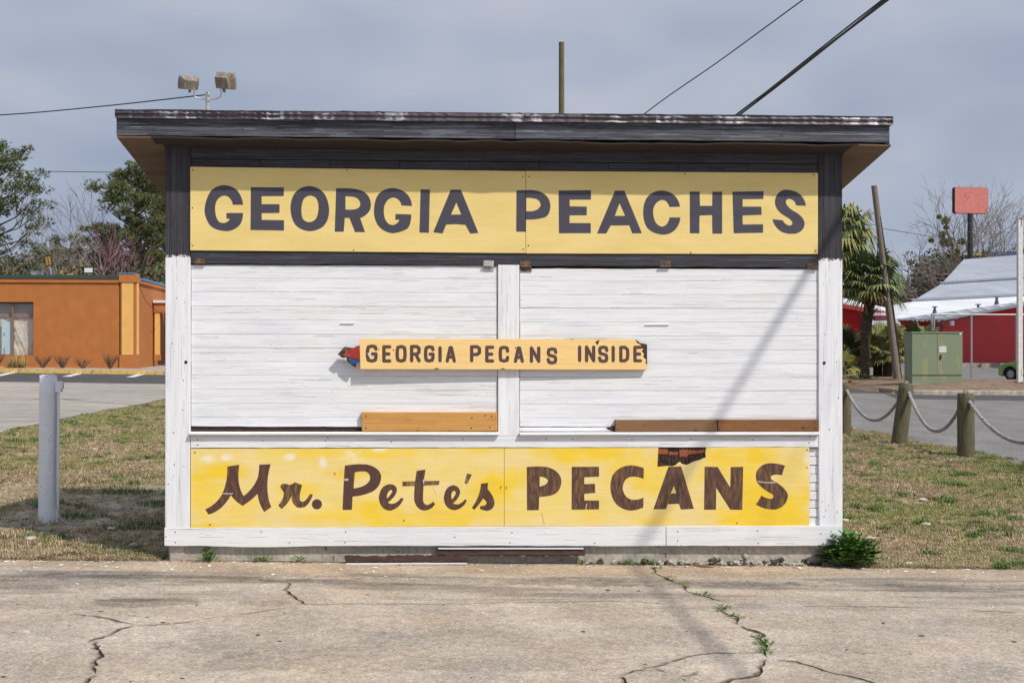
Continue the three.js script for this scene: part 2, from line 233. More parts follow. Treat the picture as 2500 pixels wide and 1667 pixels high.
// concrete apron in front of the stand, with real cracks: slots in the slab over a bed of dirt
const apronZ = (x) => 0.075 + 0.0218 * x + 0.022 * n2(x * 1.7, 3.3) + 0.014 * n2(x * 7, 1.3);
{
  const gpt = (px, py) => { const p = onGround(px, py); return [p.x, p.z]; };
  const r = rng(91);
  // crack outline along a polyline of photo pixels: a ragged slot of varying width
  function crack(pts, w0, w1) {
    const q = pts.map(([a, b]) => gpt(a, b)), line = [];
    for (let i = 0; i < q.length - 1; i++) { const n = Math.max(2, Math.round(Math.hypot(q[i + 1][0] - q[i][0], q[i + 1][1] - q[i][1]) / 0.05)); for (let k = 0; k < n; k++) { const t = k / n; line.push([lerp(q[i][0], q[i + 1][0], t) + (r() - 0.5) * 0.022, lerp(q[i][1], q[i + 1][1], t) + (r() - 0.5) * 0.022]); } }
    line.push(q[q.length - 1]);
    const L = [], M = [];
    line.forEach(([x, z], i) => {
      const a = line[Math.max(0, i - 1)], b = line[Math.min(line.length - 1, i + 1)], l = Math.hypot(b[0] - a[0], b[1] - a[1]) || 1, nx = -(b[1] - a[1]) / l, nz = (b[0] - a[0]) / l;
      const t = i / (line.length - 1), e = Math.min(1, Math.min(t, 1 - t) * 8) , w = (0.95 * lerp(w0, w1, r()) * e + 0.0014) / 2 * (0.5 + r());
      L.push([x + nx * w, z + nz * w]); M.push([x - nx * w, z - nz * w]);
    });
    return L.concat(M.reverse());
  }
  const c2 = (a) => a.map(([x, y]) => [x * 1250 / 2352, 1340 + y * 327 / 615]), d2 = (a) => a.map(([x, y]) => [1250 + x * 1250 / 2352, 1340 + y * 327 / 615]);
  const holes = [
    crack(c2([[330, 302], [430, 312], [520, 330], [612, 350]]), 0.004, 0.010),
    crack(c2([[628, 354], [720, 350], [860, 338], [980, 318], [1060, 309]]), 0.003, 0.009),
    crack(c2([[1070, 308], [1180, 294], [1290, 275]]), 0.003, 0.012),
    crack(c2([[612, 357], [560, 372], [508, 394]]), 0.010, 0.030),
    crack(c2([[500, 400], [455, 415], [412, 428]]), 0.006, 0.022),
    crack(c2([[440, 430], [448, 462], [474, 486], [446, 515], [432, 545], [436, 578]]), 0.008, 0.024),
    crack(c2([[424, 586], [400, 606], [384, 640], [340, 760]]), 0.01, 0.024),
    crack(c2([[1330, 160], [1312, 192], [1360, 228], [1384, 246], [1412, 260]]), 0.004, 0.018),
    crack(c2([[1430, 258], [1700, 254], [2000, 256], [2340, 250]]), 0.001, 0.004),
    crack(d2([[10, 249], [250, 246], [420, 243], [590, 246], [700, 256]]), 0.002, 0.006),
    crack(d2([[665, 82], [655, 112], [690, 128], [740, 152], [790, 166]]), 0.008, 0.022),
    crack(d2([[795, 172], [802, 196], [850, 212], [905, 226], [960, 242], [1012, 250]]), 0.006, 0.016),
    crack(d2([[1000, 262], [960, 285], [990, 304], [1040, 318], [1036, 348]]), 0.008, 0.022),
    crack(d2([[1050, 358], [1100, 378], [1160, 396], [1140, 420], [1170, 446], [1160, 470], [1172, 500]]), 0.014, 0.030),
    crack(d2([[1020, 258], [1150, 260]]), 0.003, 0.006),
    crack(d2([[1350, 268], [1650, 267], [1890, 272], [2060, 278]]), 0.002, 0.007),
    crack(d2([[2090, 282], [2160, 287], [2350, 297], [2600, 305]]), 0.004, 0.010),
    crack(d2([[1130, 477], [1050, 482], [900, 485], [840, 492], [750, 518], [660, 545], [560, 566], [512, 580]]), 0.006, 0.016),
    crack(d2([[660, 552], [700, 568]]), 0.003, 0.012), crack(d2([[780, 584], [830, 582], [858, 564]]), 0.003, 0.01),
    crack(d2([[1185, 508], [1300, 522], [1400, 548], [1470, 574], [1560, 590], [1640, 612], [1800, 660]]), 0.010, 0.024),
    crack(d2([[1158, 512], [1145, 560], [1128, 588], [1020, 602], [960, 640]]), 0.014, 0.036),
    crack(d2([[508, 590], [516, 612], [540, 660]]), 0.006, 0.016),
  ];
  const out = []; for (let i = 0; i <= 80; i++) { const x = lerp(-16, 16, i / 80); out.push([x, apronZ(x)]); }
  out.push([16, 22], [-16, 22]);
  // colour: sandy aggregate, rust-tan run-off near the stand, damp-looking oil and mildew stains with edges of their own
  const X0 = -8, Z0 = 0, SX = 16, SZ = 8, TW = 1792, TH = 896, st = [];
  const stain = (px, py, rx, ry, k, rot = 0) => { const p = gpt(px, py); st.push([p[0], p[1], rx, ry, k, rot]); };
  stain(340, 1472, 0.36, 0.16, -0.17); stain(300, 1465, 0.22, 0.10, -0.08); stain(640, 1474, 0.18, 0.1, -0.08); stain(420, 1408, 1.0, 0.22, -0.10); stain(150, 1420, 0.7, 0.3, -0.09); stain(1150, 1422, 1.5, 0.16, -0.12); stain(1560, 1424, 1.1, 0.14, -0.11);
  stain(1900, 1428, 1.0, 0.10, -0.12); stain(2300, 1436, 1.2, 0.16, -0.10); stain(700, 1560, 0.7, 0.35, -0.05); stain(1800, 1650, 0.3, 0.3, 0.06); stain(1150, 1590, 0.8, 0.5, -0.03); stain(600, 1620, 0.3, 0.2, -0.07);
  const t = pixelTex(TW, TH, 1, 1, (u, v) => {
    const x = X0 + u * SX, z = Z0 + v * SZ, a = fbm2(x * 0.9, z * 1.3, 4), b = fbm2(x * 9, z * 9, 3), s = R0() - 0.5, p = R0();
    let k = 1 + 0.15 * a + 0.10 * b + 0.3 * s;
    const e = z - 0.075 - 0.0218 * x, wob = 0.16 * fbm2(x * 0.8, z * 0.8 + 50, 3);
    let tan = smooth(0.52 + wob - e, 0, 0.16) * (0.6 + 0.5 * fbm2(x * 2.2 + 30, z * 5, 3)) + 0.55 * clamp(fbm2(x * 0.7 + 8, z * 0.9, 3) + 0.25, 0, 1);
    const run = smooth(fbm2(x * 0.55 + 20, z * 3.2 + 4, 4) + 0.12 * b, -0.02, 0.36) * smooth(e, 0.3, 0.5) * (1 - smooth(e, 1.0, 1.9)); k -= 0.2 * run;
    const wn = 0.42 * fbm2(x * 2.6, z * 4.5, 3) + 0.1 * b;
    for (const [sx, sz, rx, ry, d] of st) { if (Math.abs(x - sx) > rx * 1.5 || Math.abs(z - sz) > ry * 1.5) continue; const q = Math.hypot((x - sx) / rx, (z - sz) / ry) + wn; if (q < 1) k += d * smooth(1 - q, 0, 0.22); }
    if (p > 0.992) k *= 0.62; else if (p < 0.012) k *= 1.28;
    tan = clamp(tan, 0, 1);
    return [lerp(165, 161, tan) * k, lerp(154, 142, tan) * k, lerp(141, 120, tan) * k, 128 + 50 * b + 110 * s];
  });
  { // dirt packed into and along the cracks
    const x = t.x, q = rng(92); x.lineCap = 'round';
    for (const h of holes) for (let pass = 0; pass < 2; pass++) { const n = h.length >> 1; for (let i = 0; i < n - 1; i++) { if (q() < 0.3) continue; const a = h[i], b = h[i + 1]; x.strokeStyle = `rgba(62,54,46,${pass ? 0.5 : 0.2})`; x.lineWidth = pass ? 0.9 + q() * 1.1 : 2 + q() * 3; x.beginPath(); x.moveTo((a[0] - X0) / SX * TW, (a[1] - Z0) / SZ * TH); x.lineTo((b[0] - X0) / SX * TW, (b[1] - Z0) / SZ * TH); x.stroke(); } }
  }
  const map = texture(t.c, true), bm = texture(t.b, false);
  for (const q of [map, bm]) { q.wrapS = q.wrapT = THREE.MirroredRepeatWrapping; q.repeat.set(1 / SX, -1 / SZ); q.offset.set(0.5, 1); }
  structure('concrete_apron', patch(out, 0.004, holes, 0.05), mat({ map, bumpMap: bm, bumpScale: 0.003, roughness: 0.92 }));
  structure('crack_dirt', patch([[-8, 0.2], [8, 0.35], [8, 9], [-8, 9]], -0.008), mat({ color: new THREE.Color().setRGB(0.055, 0.045, 0.034), roughness: 1 }));
}
// left car park: concrete slab, painted bay lines, asphalt strip, yellow kerb with a mulch bed
const lotX = (z) => -7.62 + 0.12 * n2(z * 0.4, 8) + 0.05 * n2(z * 2, 3);
{
  const o = []; for (let z = 4; z >= -36; z -= 0.5) o.push([lotX(z), z]); o.push([40, -36], [40, -37], [-58, -37], [-58, 4]);
  structure('parking_lot', patch(o, 0.004), mLot);
  structure('parking_asphalt', patch([[-58, -36.2], [20, -36.2], [20, -47.2], [-58, -47.2]], 0.008), mAsphaltDark);
}
for (let k = 0; k < 5; k++) { const z = [-13.2, -15.8, -18.15, -20.55, -23][k]; structure('parking_line', patch([[-30, z + 0.9], [lotX(z) - 0.25, z - 0.02], [lotX(z) - 0.25, z - 0.13], [-30, z + 0.78]], 0.009), mWhiteLine); }
for (const [a, b] of [[[-120, 1265], [215, 1195]], [[625, 1255], [840, 1205]], [[1240, 1260], [1430, 1210]]]) {
  const p = onGround(a[0] * 400 / 1568, 600 + a[1] * 400 / 1568), q = onGround(b[0] * 400 / 1568, 600 + b[1] * 400 / 1568);
  structure('parking_line', patch([[p.x - 0.16, p.z], [p.x + 0.16, p.z], [q.x + 0.16, q.z], [q.x - 0.16, q.z]], 0.013), mWhiteLine);
}
// right: street, curved kerb, raised island, car park behind it
const lawnEdge = (z) => 7.75 + 0.22 * n2(z * 0.35, 1) + 0.1 * n2(z * 1.6, 5) + (z < -14 ? (z + 14) * 0.13 : 0);
{
  const o = []; for (let z = 20; z >= -17; z -= 0.4) o.push([lawnEdge(z), z]); o.push([3, -22], [-3, -31], [-3, -36], [58, -36.5], [58, 20]);
  structure('street', patch(o, 0.004), mAsphalt);
  const p = onGround(2280, 965);
  structure('street_patch', patch([[p.x - 2.5, p.z + 3.5], [40, p.z + 6.5], [40, p.z - 1], [p.x - 1.5, p.z - 0.6]], 0.008), mAsphaltDark);
}
const kerbPx = [[2040, 943], [2075, 946], [2110, 951], [2140, 955.5], [2170, 960.5], [2200, 963], [2250, 964.5], [2320, 965], [2400, 965], [2500, 965.5], [2700, 966]];
const kerbLine = kerbPx.map(([x, y]) => onGround(x, y));
const ISLE = 0.17;
// island surface: kerb-high along its edge, mounded within; below the paving outside
const kerbFine = curvePts(kerbLine, 140);
function islandY(x, z) {
  let d = 1e9; for (const p of kerbFine) { const q = (p.x - x) ** 2 + (p.z - z) ** 2; if (q < d) d = q; } d = Math.sqrt(d);
  let front = -99; for (let i = 1; i < kerbFine.length; i++) { const a = kerbFine[i - 1], b = kerbFine[i]; if ((a.x - x) * (b.x - x) <= 0 && a.x !== b.x) front = Math.max(front, lerp(a.z, b.z, (x - a.x) / (b.x - a.x))); }
  if (front < -90 && x > 23) front = kerbFine[kerbFine.length - 1].z;
  const inside = front > -90 && z < front - 0.1 && !(x < 15.75 && d > 0.25);
  if (!inside || z < -54.2) return groundY(x, z) - 0.06;
  return groundY(x, z) + ISLE - 0.02 + 0.22 * (1 - 0.9 * smooth(x, 20.4, 23.5)) * smooth(Math.min(d, z + 54.2), 0.2, 4) + 0.015 * n2(x * 2, z * 2);
}
{
  const fine = curvePts(kerbLine, 60), o = fine.map((p) => [p.x, p.z]);
  // kerb stones of about 2.4 m, each its own piece
  const kerb = tag(new THREE.Group(), null, null, null, 'structure'); kerb.name = numbered('island_kerb'); scene.add(kerb);
  const r = rng(4), pts = curvePts(kerbLine, 900); let run = [pts[0]], len = 0;
  for (let i = 1; i < pts.length; i++) {
    len += pts[i].distanceTo(pts[i - 1]); run.push(pts[i]);
    if (len > 2.4 || i === pts.length - 1) {
      const q = run.slice(0, -1), d = (r() - 0.5) * 0.02, s = soup(), prof = [[0, -0.02], [0.015, 0.13 + d], [0.03, ISLE - 0.015 + d], [0.06, ISLE + d], [0.3, ISLE + d], [0.3, -0.02]];
      const P = (p, [w, h]) => V(p.x, groundY(p.x, p.z) + h, p.z - w);
      for (let k = 0; k < q.length - 1; k++) for (let m = 0; m < prof.length - 1; m++) { const a = P(q[k], prof[m]), b = P(q[k + 1], prof[m]), c = P(q[k + 1], prof[m + 1]), e = P(q[k], prof[m + 1]); s.tri(a, b, c); s.tri(a, c, e); }
      for (const e of [q[0], q[q.length - 1]]) for (let m = 1; m < prof.length - 1; m++) s.tri(P(e, prof[0]), P(e, prof[m]), P(e, prof[m + 1]));
      mesh('kerb_stone', uvBox(s.geo()), mKerb, kerb); run = [pts[i]]; len = 0;
    }
  }
  const g = sheet(14, 40, -55, -34, 104, 84, 0, (x, z) => islandY(x, z) - groundY(x, z));
  structure('island_mulch', g, matTex(pixelTex(512, 512, 3, 3, (u, v) => { const a = tile(u, v, 8, 8, 71), b = tile(u, v, 60, 60, 73), s = R0() - 0.5, k = 1 + 0.2 * a + 0.3 * b + 0.4 * s; return [122 * k, 102 * k, 82 * k, 128 + 60 * b + 60 * s]; }), {}, 0.03));
  structure('back_parking_lot', sheet(6, 58, -79, -54.4, 10, 26, 0.08), mAsphalt);
  for (const [a, b] of [[[268, 722], [330, 745]], [[1222, 710], [1360, 732]], [[1420, 668], [1545, 684]]]) {
    const p = onGround(2000 + a[0] * 0.287, 700 + a[1] * 0.287), q = onGround(2000 + b[0] * 0.287, 700 + b[1] * 0.287);
    structure('parking_line', patch([[p.x, p.z - 0.2], [q.x, q.z - 0.2], [q.x, q.z + 0.2], [p.x, p.z + 0.2]], 0.085), mWhiteLine);
  }
}
// ---------------------------------------------------------------- the roadside stand
const stand = thing('roadside_stand', 'white painted wooden produce stand with black trim and wide flat roof', 'stand', V(0, 0, -1.2));
const rB = rng(123);
// board seen in the photo: its outline in photo pixels on the plane z = front, t thick
function plateGeo(poly, front, t, o = {}) {
  const pts = poly.map(([x, y]) => onWall(x, y, front)), s = new THREE.Shape(pts.map((p) => new THREE.Vector2(p.x, p.y)));
  for (const h of o.holes || []) s.holes.push(new THREE.Path(h.map(([x, y]) => { const p = onWall(x, y, front); return new THREE.Vector2(p.x, p.y); })));
  const b = o.bevel ?? 0.0025, g = new THREE.ExtrudeGeometry(s, { depth: t - b, bevelEnabled: b > 0, bevelThickness: b, bevelSize: b, bevelOffset: -b, bevelSegments: 1 });
  g.translate(0, 0, front - t);
  const uv = g.attributes.uv, p = g.attributes.position, n = g.attributes.normal, ou = rB() * 2.4, ov = rB() * 1.2;
  for (let i = 0; i < uv.count; i++) {
    if (o.fit) uv.setXY(i, (p.getX(i) - o.fit[0]) / (o.fit[1] - o.fit[0]), (p.getY(i) - o.fit[2]) / (o.fit[3] - o.fit[2]));
    else if (Math.abs(n.getZ(i)) > 0.5) o.up ? uv.setXY(i, p.getY(i) + ou, p.getX(i) + ov) : uv.setXY(i, p.getX(i) + ou, p.getY(i) + ov);
    else o.up ? uv.setXY(i, p.getY(i) + ou, p.getZ(i) + ov) : uv.setXY(i, p.getX(i) + ou, p.getZ(i) + p.getY(i) + ov);
  }
  return g;
}
function plate(name, parent, poly, front, t, m, o) { return mesh(name, local(plateGeo(poly, front, t, o), parent), m, parent); }
// outline with uneven long edges
function rough(x0, yt0, x1, yt1, yb0, yb1, o = {}) {
  const n = o.n || 24, a = o.amp ?? 0.7, P = [], s = rB() * 100, f = o.f || 0.012;
  for (let i = 0; i <= n; i++) { const x = lerp(x0, x1, i / n); P.push([x, lerp(yt0, yt1, i / n) + (o.top ?? a) * fbm2(x * f + s, 1, 3)]); }
  for (let i = n; i >= 0; i--) { const x = lerp(x0, x1, i / n); P.push([x, lerp(yb0, yb1, i / n) + (o.bot ?? a) * fbm2(x * f + s, 9, 3)]); }
  return P;
}
// carcass behind the facing: side walls, back wall, floor and inner lining
const DEPTH = 2.45, ROOFTOP = (z) => 3.055 + 0.155 * (z - 0.22);
{
  const m = mWhite2;
  const wall = mesh('carcass', local(merge([box(4.80, 2.62, 0.04, 0, 1.42, -0.12), box(0.05, 2.55, DEPTH - 0.15, -2.385, 1.4, -0.075 - DEPTH / 2), box(0.05, 2.55, DEPTH - 0.15, 2.385, 1.4, -0.075 - DEPTH / 2), box(4.72, 2.4, 0.05, 0, 1.33, -DEPTH)]), stand), mBrown, stand);
  for (const s of [-1, 1]) for (let k = 0; k < 19; k++) {
    const y = 0.17 + k * 0.142, h = 0.138; if (y + h > 2.62) continue;
    const g = box(0.02, h, DEPTH - 0.1, s * 2.423, y + h / 2, -0.06 - DEPTH / 2); g.rotateZ(0); mesh('side_board', local(g, stand), m, stand);
  }
  for (let k = 0; k < 17; k++) mesh('rear_board', local(box(4.86, 0.138, 0.02, 0, 0.24 + k * 0.142, -DEPTH - 0.05), stand), m, stand);
}
// concrete foundation, broken along its foot on the right
{
  const top = [], bot = [], r = rng(17);
  const P = [[411, 1327], [2036, 1327]]; for (let i = 60; i >= 0; i--) { const x = lerp(411, 2036, i / 60); P.push([x, lerp(1369, 1384, (x - 411) / 1625)]); }
  const g = plateGeo(P, -0.035, 0.12, { bevel: 0.006 });
  const body = merge([g, box(0.1, 0.3, DEPTH, -2.36, 0.06, -DEPTH / 2 - 0.03), box(0.1, 0.3, DEPTH, 2.36, 0.02, -DEPTH / 2 - 0.03), box(4.72, 0.3, 0.1, 0, 0.04, -DEPTH)]);
  mesh('foundation', local(body, stand), mFoundation, stand);
  // crumbled mortar and rubble along the foot
  const lump = (x, y, z, R, sd) => { const q = mergeVertices(new THREE.IcosahedronGeometry(R, 1).deleteAttribute('uv').deleteAttribute('normal')), p = q.attributes.position; for (let i = 0; i < p.count; i++) { const k = 1 + 0.45 * n3(p.getX(i) / R * 1.2 + sd, p.getY(i) / R * 1.2, p.getZ(i) / R * 1.2); p.setXYZ(i, p.getX(i) * k * 1.2 + x, p.getY(i) * k * 0.85 + y, p.getZ(i) * k + z); } return uvBox(q); };
  const list = []; for (let i = 0; i < 420; i++) { const px = 1480 + Math.pow(r(), 0.6) * 555, hh = (px > 1740 ? 26 : 10) * (0.35 + 0.9 * Math.max(0, n2(px * 0.02, 4))), p = onWall(px, lerp(1374, 1385, (px - 1480) / 555) - r() * hh, -0.03); list.push(lump(p.x, p.y, p.z + r() * 0.02, 0.004 + r() * r() * 0.016, i * 3)); }
  const rub = mesh('crumbled_mortar', local(merge(list), stand), mFoundation, stand); tag(rub, null, null, null, 'stuff');
  const dirt = []; for (let i = 0; i < 420; i++) { const px = 1440 + r() * 590; if (n2(px * 0.018, 7) < -0.15) continue; const p = onWall(px, 1384 - r() * (10 + 20 * Math.max(0, n2(px * 0.03, 2))), -0.03); dirt.push(lump(p.x, p.y, p.z + r() * 0.018, 0.005 + r() * 0.012, i * 5)); }
  tag(mesh('crumbled_dirt', local(merge(dirt), stand), mat({ color: new THREE.Color().setRGB(0.075, 0.055, 0.042) }), stand), null, null, null, 'stuff');
}
// corner boards: black paint brushed down to a ragged line, white below
function cornerMat(px, pyTop, pyLine, pyBot, seed) {
  const c = canvas(256, 2048), b = canvas(256, 2048), x = c.getContext('2d'), y = b.getContext('2d'), r = rng(seed), f = (pyLine - pyTop) / (pyBot - pyTop) * 2048;
  const put = (ctx, src, y0, y1) => { ctx.save(); ctx.beginPath(); ctx.rect(0, y0, 256, y1 - y0); ctx.clip(); ctx.translate(0, y0); ctx.rotate(Math.PI / 2); ctx.drawImage(src, 0, 0, 2048, 256, 0, -256, 2300, 256); ctx.restore(); };
  put(x, tWhite2.c, 0, 2048); put(y, tWhite2.b, 0, 2048); put(x, tDark.c, 0, f); put(y, tDark.b, 0, f);
  for (let i = 0; i < 60; i++) { x.fillStyle = rgb(r() < 0.6 ? [228, 230, 234] : [70, 70, 78], 0.75); const w = 3 + r() * 26, h = 3 + r() * 10; x.fillRect(r() * 256, f - h * (r() < 0.75 ? 0.5 : 0.9), w, h); }
  for (let i = 0; i < 15; i++) { x.fillStyle = 'rgba(34,32,34,.95)'; y.fillStyle = 'rgb(0,0,0)'; const X = 20 + r() * 216, Y = f + 60 + r() * (1960 - f), R = 1.5 + r() * 2.6; for (const q of [x, y]) { q.beginPath(); q.ellipse(X, Y, R, R * (0.8 + r() * 0.8), 0, 0, 7); q.fill(); } }
  const t = texture(c, true), q = texture(b, false); return mat({ map: t, bumpMap: q, bumpScale: 0.004, roughness: 0.72 });
}
const fitOf = (x0, y0, x1, y1, z) => { const a = onWall(x0, y0, z), b = onWall(x1, y1, z); return [a.x, b.x, b.y, a.y]; };
plate('corner_board', stand, [[403, 334], [464, 335], [463, 1288], [402, 1288]], 0, 0.045, cornerMat(402, 334, 626, 1288, 5), { fit: fitOf(402, 334, 464, 1288, 0) });
plate('corner_board', stand, [[1999, 352], [2057, 352], [2058, 1283], [2000, 1283]], 0, 0.045, cornerMat(1999, 352, 634, 1283, 6), { fit: fitOf(1999, 352, 2058, 1283, 0) });
// black boards under the eave and the beam over the hatches
plate('frieze_board', stand, rough(464.5, 330, 1998.5, 344, 387, 400), -0.012, 0.05, mDark);
for (let k = 0; k < 9; k++) { const x0 = lerp(464.5, 1998.5, k / 9), x1 = lerp(464.5, 1998.5, (k + 1) / 9) - 0.7, y = (x) => lerp(388, 401.5, (x - 464) / 1534); plate('frieze_block', stand, [[x0, y(x0) + 0.5], [x1, y(x1) + 0.5], [x1, y(x1) + 26], [x0, y(x0) + 26]], -0.02, 0.04, mDark, { bevel: 0.0015 }); }
plate('header_beam', stand, rough(464.5, 613, 1998.5, 621.5, 643.5, 653.5, { bot: 1.6, n: 60, f: 0.02 }), -0.004, 0.045, mDark);
// stile between the hatches, sill rail, skirt boards
const mWhiteUp = mWhite2;
plate('stile', stand, rough(1215.8, 646.5, 1268, 647, 1064, 1064, { n: 6, amp: 0.2 }), 0.0, 0.04, mWhiteUp, { up: true });
plate('sill_rail', stand, rough(464.5, 1064.5, 1998.5, 1065, 1093.5, 1091.5, { bot: 1.2, n: 60 }), 0.004, 0.05, mWhite);
{
  const wob = (x) => 1333 + 3.2 * Math.exp(-Math.pow((x - 640) / 90, 2)) + 1.5 * fbm2(x * 0.01, 3, 3) - 3 * smooth(x, 1985, 2050);
  for (const [x0, x1, t0, t1, z] of [[400, 1626, 1288.5, 1284.8, 0.006], [1627, 2057.5, 1284.8, 1283.4, 0.010]]) {
    const P = []; for (let i = 0; i <= 40; i++) { const x = lerp(x0, x1, i / 40); P.push([x, lerp(t0, t1, i / 40) + 0.35 * fbm2(x * 0.02, 6, 3)]); } for (let i = 40; i >= 0; i--) { const x = lerp(x0, x1, i / 40); P.push([x, wob(x)]); }
    plate('skirt_board', stand, P, z, 0.045, mWhite);
  }
}
// narrow strip of old cracked siding right of the lower sign
for (let k = 0; k < 9; k++) { const y0 = 1093 + k * 21.2; plate('siding_scrap', stand, [[1975, y0 + 1], [1998.8, y0 + 1], [1998.8, y0 + 20.6], [1975, y0 + 20.6]], -0.022 + 0.004 * (k % 2), 0.03, mWhite, { bevel: 0.002 }); }
// hatches: tongue-and-groove boards
function hatch(x0, x1, lines, slope, name, hinges) {
  const h = new THREE.Group(); h.name = name; stand.add(h);
  const back = plate('hatch_back', h, [[x0, lines[0] + 3], [x1, lines[0] + slope + 3], [x1, lines[lines.length - 1] + slope - 2], [x0, lines[lines.length - 1] - 2]], -0.032, 0.02, mBrown);
  for (let i = 0; i < lines.length - 1; i++) {
    const a = lines[i] + 0.22, b = lines[i + 1] - 0.22, sg = 0.25;
    plate('board', h, rough(x0 + rB() * 0.8, a, x1 - rB() * 0.8, a + slope, b, b + slope, { amp: sg, n: 30, f: 0.01, top: i ? sg : 1.6, bot: i === lines.length - 2 ? 1.2 : sg }), -0.016 + (rB() - 0.5) * 0.0022, 0.022, rB() < 0.5 ? mWhite : mWhite2, { bevel: 0.002 });
  }
  return h;
}
const hL = hatch(465.5, 1214.8, [646.5, 678.6, 712.6, 747, 780.6, 815, 848.7, 882.4, 916, 950, 984, 1017.6, 1041], 2.6, 'hatch');
const hR = hatch(1269, 1998.2, [655, 685, 718.9, 752, 785.8, 819.4, 853, 886.7, 920.3, 953, 986.5, 1019.8, 1042], 1.2, 'hatch');
// split boards: curled slivers standing off the face
for (const [x, y, L, h, par] of [[848, 790, 36, 1.6, hL], [1605, 793, 60, 0.9, hR]]) {
  plate('splinter', par, [[x - L / 2, y - h * 0.5], [x + L * 0.35, y - h], [x + L / 2, y - h * 1.4], [x + L * 0.42, y + h * 0.3], [x, y + h * 0.1]], -0.006, 0.008, mWhite, { bevel: 0.001 });
}
// hinges: two leaves, knuckle, screw heads
function hinge(px, py, w, h, lower, m) {
  const g = new THREE.Group(); g.name = 'hinge'; stand.add(g);
  plate('leaf', g, [[px, py], [px + w, py + 0.3], [px + w, py + h], [px, py + h]], 0.001, 0.004, m, { bevel: 0.001 });
  const a = onWall(px, py + h, 0.003), b = onWall(px + w, py + h, 0.003); mesh('knuckle', local(limb([a, b], [0.006, 0.006], 8), g), m, g);
  if (lower) plate('leaf', g, [[px + 1, py + h + 1.5], [px + w + 1, py + h + 2], [px + w + 1, py + h + lower], [px + 1, py + h + lower]], -0.008, 0.004, m, { bevel: 0.001 });
  for (const q of [0.25, 0.6, 0.85]) { const p = onWall(px + w * q, py + h * (q > 0.5 && q < 0.8 ? 0.3 : 0.6), 0.001); const s = new THREE.SphereGeometry(0.006, 8, 4, 0, 7, 0, 1.3); s.rotateX(Math.PI / 2); s.scale(1, 1, 0.4); s.translate(p.x, p.y, p.z); mesh('screw', local(s, g), m, g); }
}
hinge(472.6, 630, 28, 12, 0, mRust); hinge(1180, 635.5, 25, 13, 12, matTex(grain(0.2, [176, 172, 168], 0.6, 57, 50, 128), { roughness: 0.6, metalness: 0.3 }, 0.001));
hinge(1270, 636.5, 27, 14, 12, mRust); hinge(1611, 636, 27, 14, 3, mRust); hinge(1971, 641, 27, 13, 0, mRust);
// sill noses: rounded moulding standing proud
for (const [x0, x1, y0, y1] of [[463, 617, 1058.6, 1058.8], [617.4, 1216.5, 1058.8, 1059.2], [1268.5, 1999, 1060, 1058.6]]) {
  const a = onWall(x0, y0, 0.012), b = onWall(x1, y1, 0.012), q = limb([a, b], [0.0148, 0.0148], 12); q.translate(0, 0, 0); const s = q.attributes.position, c = a.z; for (let i = 0; i < s.count; i++) s.setZ(i, c + (s.getZ(i) - c) * 1.7);
  q.computeVertexNormals(); 
  mesh('sill_nose', local(q, stand), mWhite2, stand);
}
// rotten bottom rail of the left hatch; bottom rail and new boards of the right one
plate('rotten_rail', stand, rough(465.5, 1041.5, 882, 1043, 1053, 1053.5, { top: 3, n: 80, f: 0.05 }), -0.026, 0.03, mRot);
plate('hatch_rail', stand, rough(1268.6, 1044, 1500, 1044.5, 1053, 1053, { n: 20, amp: 0.4 }), -0.004, 0.03, mWhite2);
plate('rotten_end', stand, [[1480, 1045.5], [1500, 1039], [1503, 1048], [1501, 1053.5], [1488, 1050]], -0.001, 0.02, mRot);
tag(plate('repair_board', stand, [[882.5, 1006], [1214.2, 1006.6], [1214.4, 1052.4], [882.8, 1053]], 0.022, 0.038, mPine, { bevel: 0.003 }), 'fresh yellow pine repair board');
tag(plate('repair_board', stand, [[1502.5, 1025], [1751, 1024.2], [1751.4, 1053.6], [1502.6, 1054]], 0.022, 0.038, mBrown, { bevel: 0.004 }), 'grey-brown weathered repair board');
tag(plate('repair_board', stand, [[1753, 1024.2], [1999, 1023.8], [1999.4, 1053.4], [1753, 1053.6]], 0.022, 0.038, matTex(tBrown, { color: 0xffe6cc, roughness: 0.8 }, 0.002), { bevel: 0.004 }), 'brown repair board with dark ends');
for (const [x, y] of [[893, 1016], [893, 1045], [1184, 1014], [1200, 1016], [1152, 1020], [1196, 1043], [1150, 1045], [1748, 1030], [1746, 1048], [1757, 1048], [1990, 1030], [1992, 1047], [1508, 1048]]) { const p = onWall(x, y, 0.0222), s = new THREE.CylinderGeometry(0.005, 0.005, 0.003, 8); s.rotateX(Math.PI / 2); s.translate(p.x, p.y, p.z); mesh('nail_head', local(s, stand), mBlack, stand); }
for (const [x, y] of [[482, 1073], [482, 1086], [640, 1076], [794, 1076], [955, 1078], [800, 1068], [1333, 1071], [1398, 1072], [1543, 1073], [1688, 1071], [1838, 1074], [1978, 1067], [1976, 1081], [1130, 1073], [427, 1299], [404, 1310], [427, 1324], [637, 1298], [706, 1325], [843, 1298], [842, 1324], [1110, 1311], [1250, 1300], [1452, 1326], [1655, 1297], [1655, 1320], [1850, 1296], [1852, 1326], [2005, 1303], [2030, 1297], [1245, 1325], [453, 884], [2013, 886], [423, 1056], [2026, 1048]]) {
  const R = (x === 453 || x === 2013) ? 0.012 : 0.0042, p = onWall(x, y, y > 1280 ? (x > 1627 ? 0.0105 : 0.0065) : y > 1060 && x > 464 && x < 1999 ? 0.0045 : 0.0005), s = new THREE.CylinderGeometry(R, R, 0.003, 9); s.rotateX(Math.PI / 2); s.translate(p.x, p.y, p.z); mesh(R > 0.01 ? 'bolt_hole' : 'nail_head', local(s, stand), mBlack, stand);
}
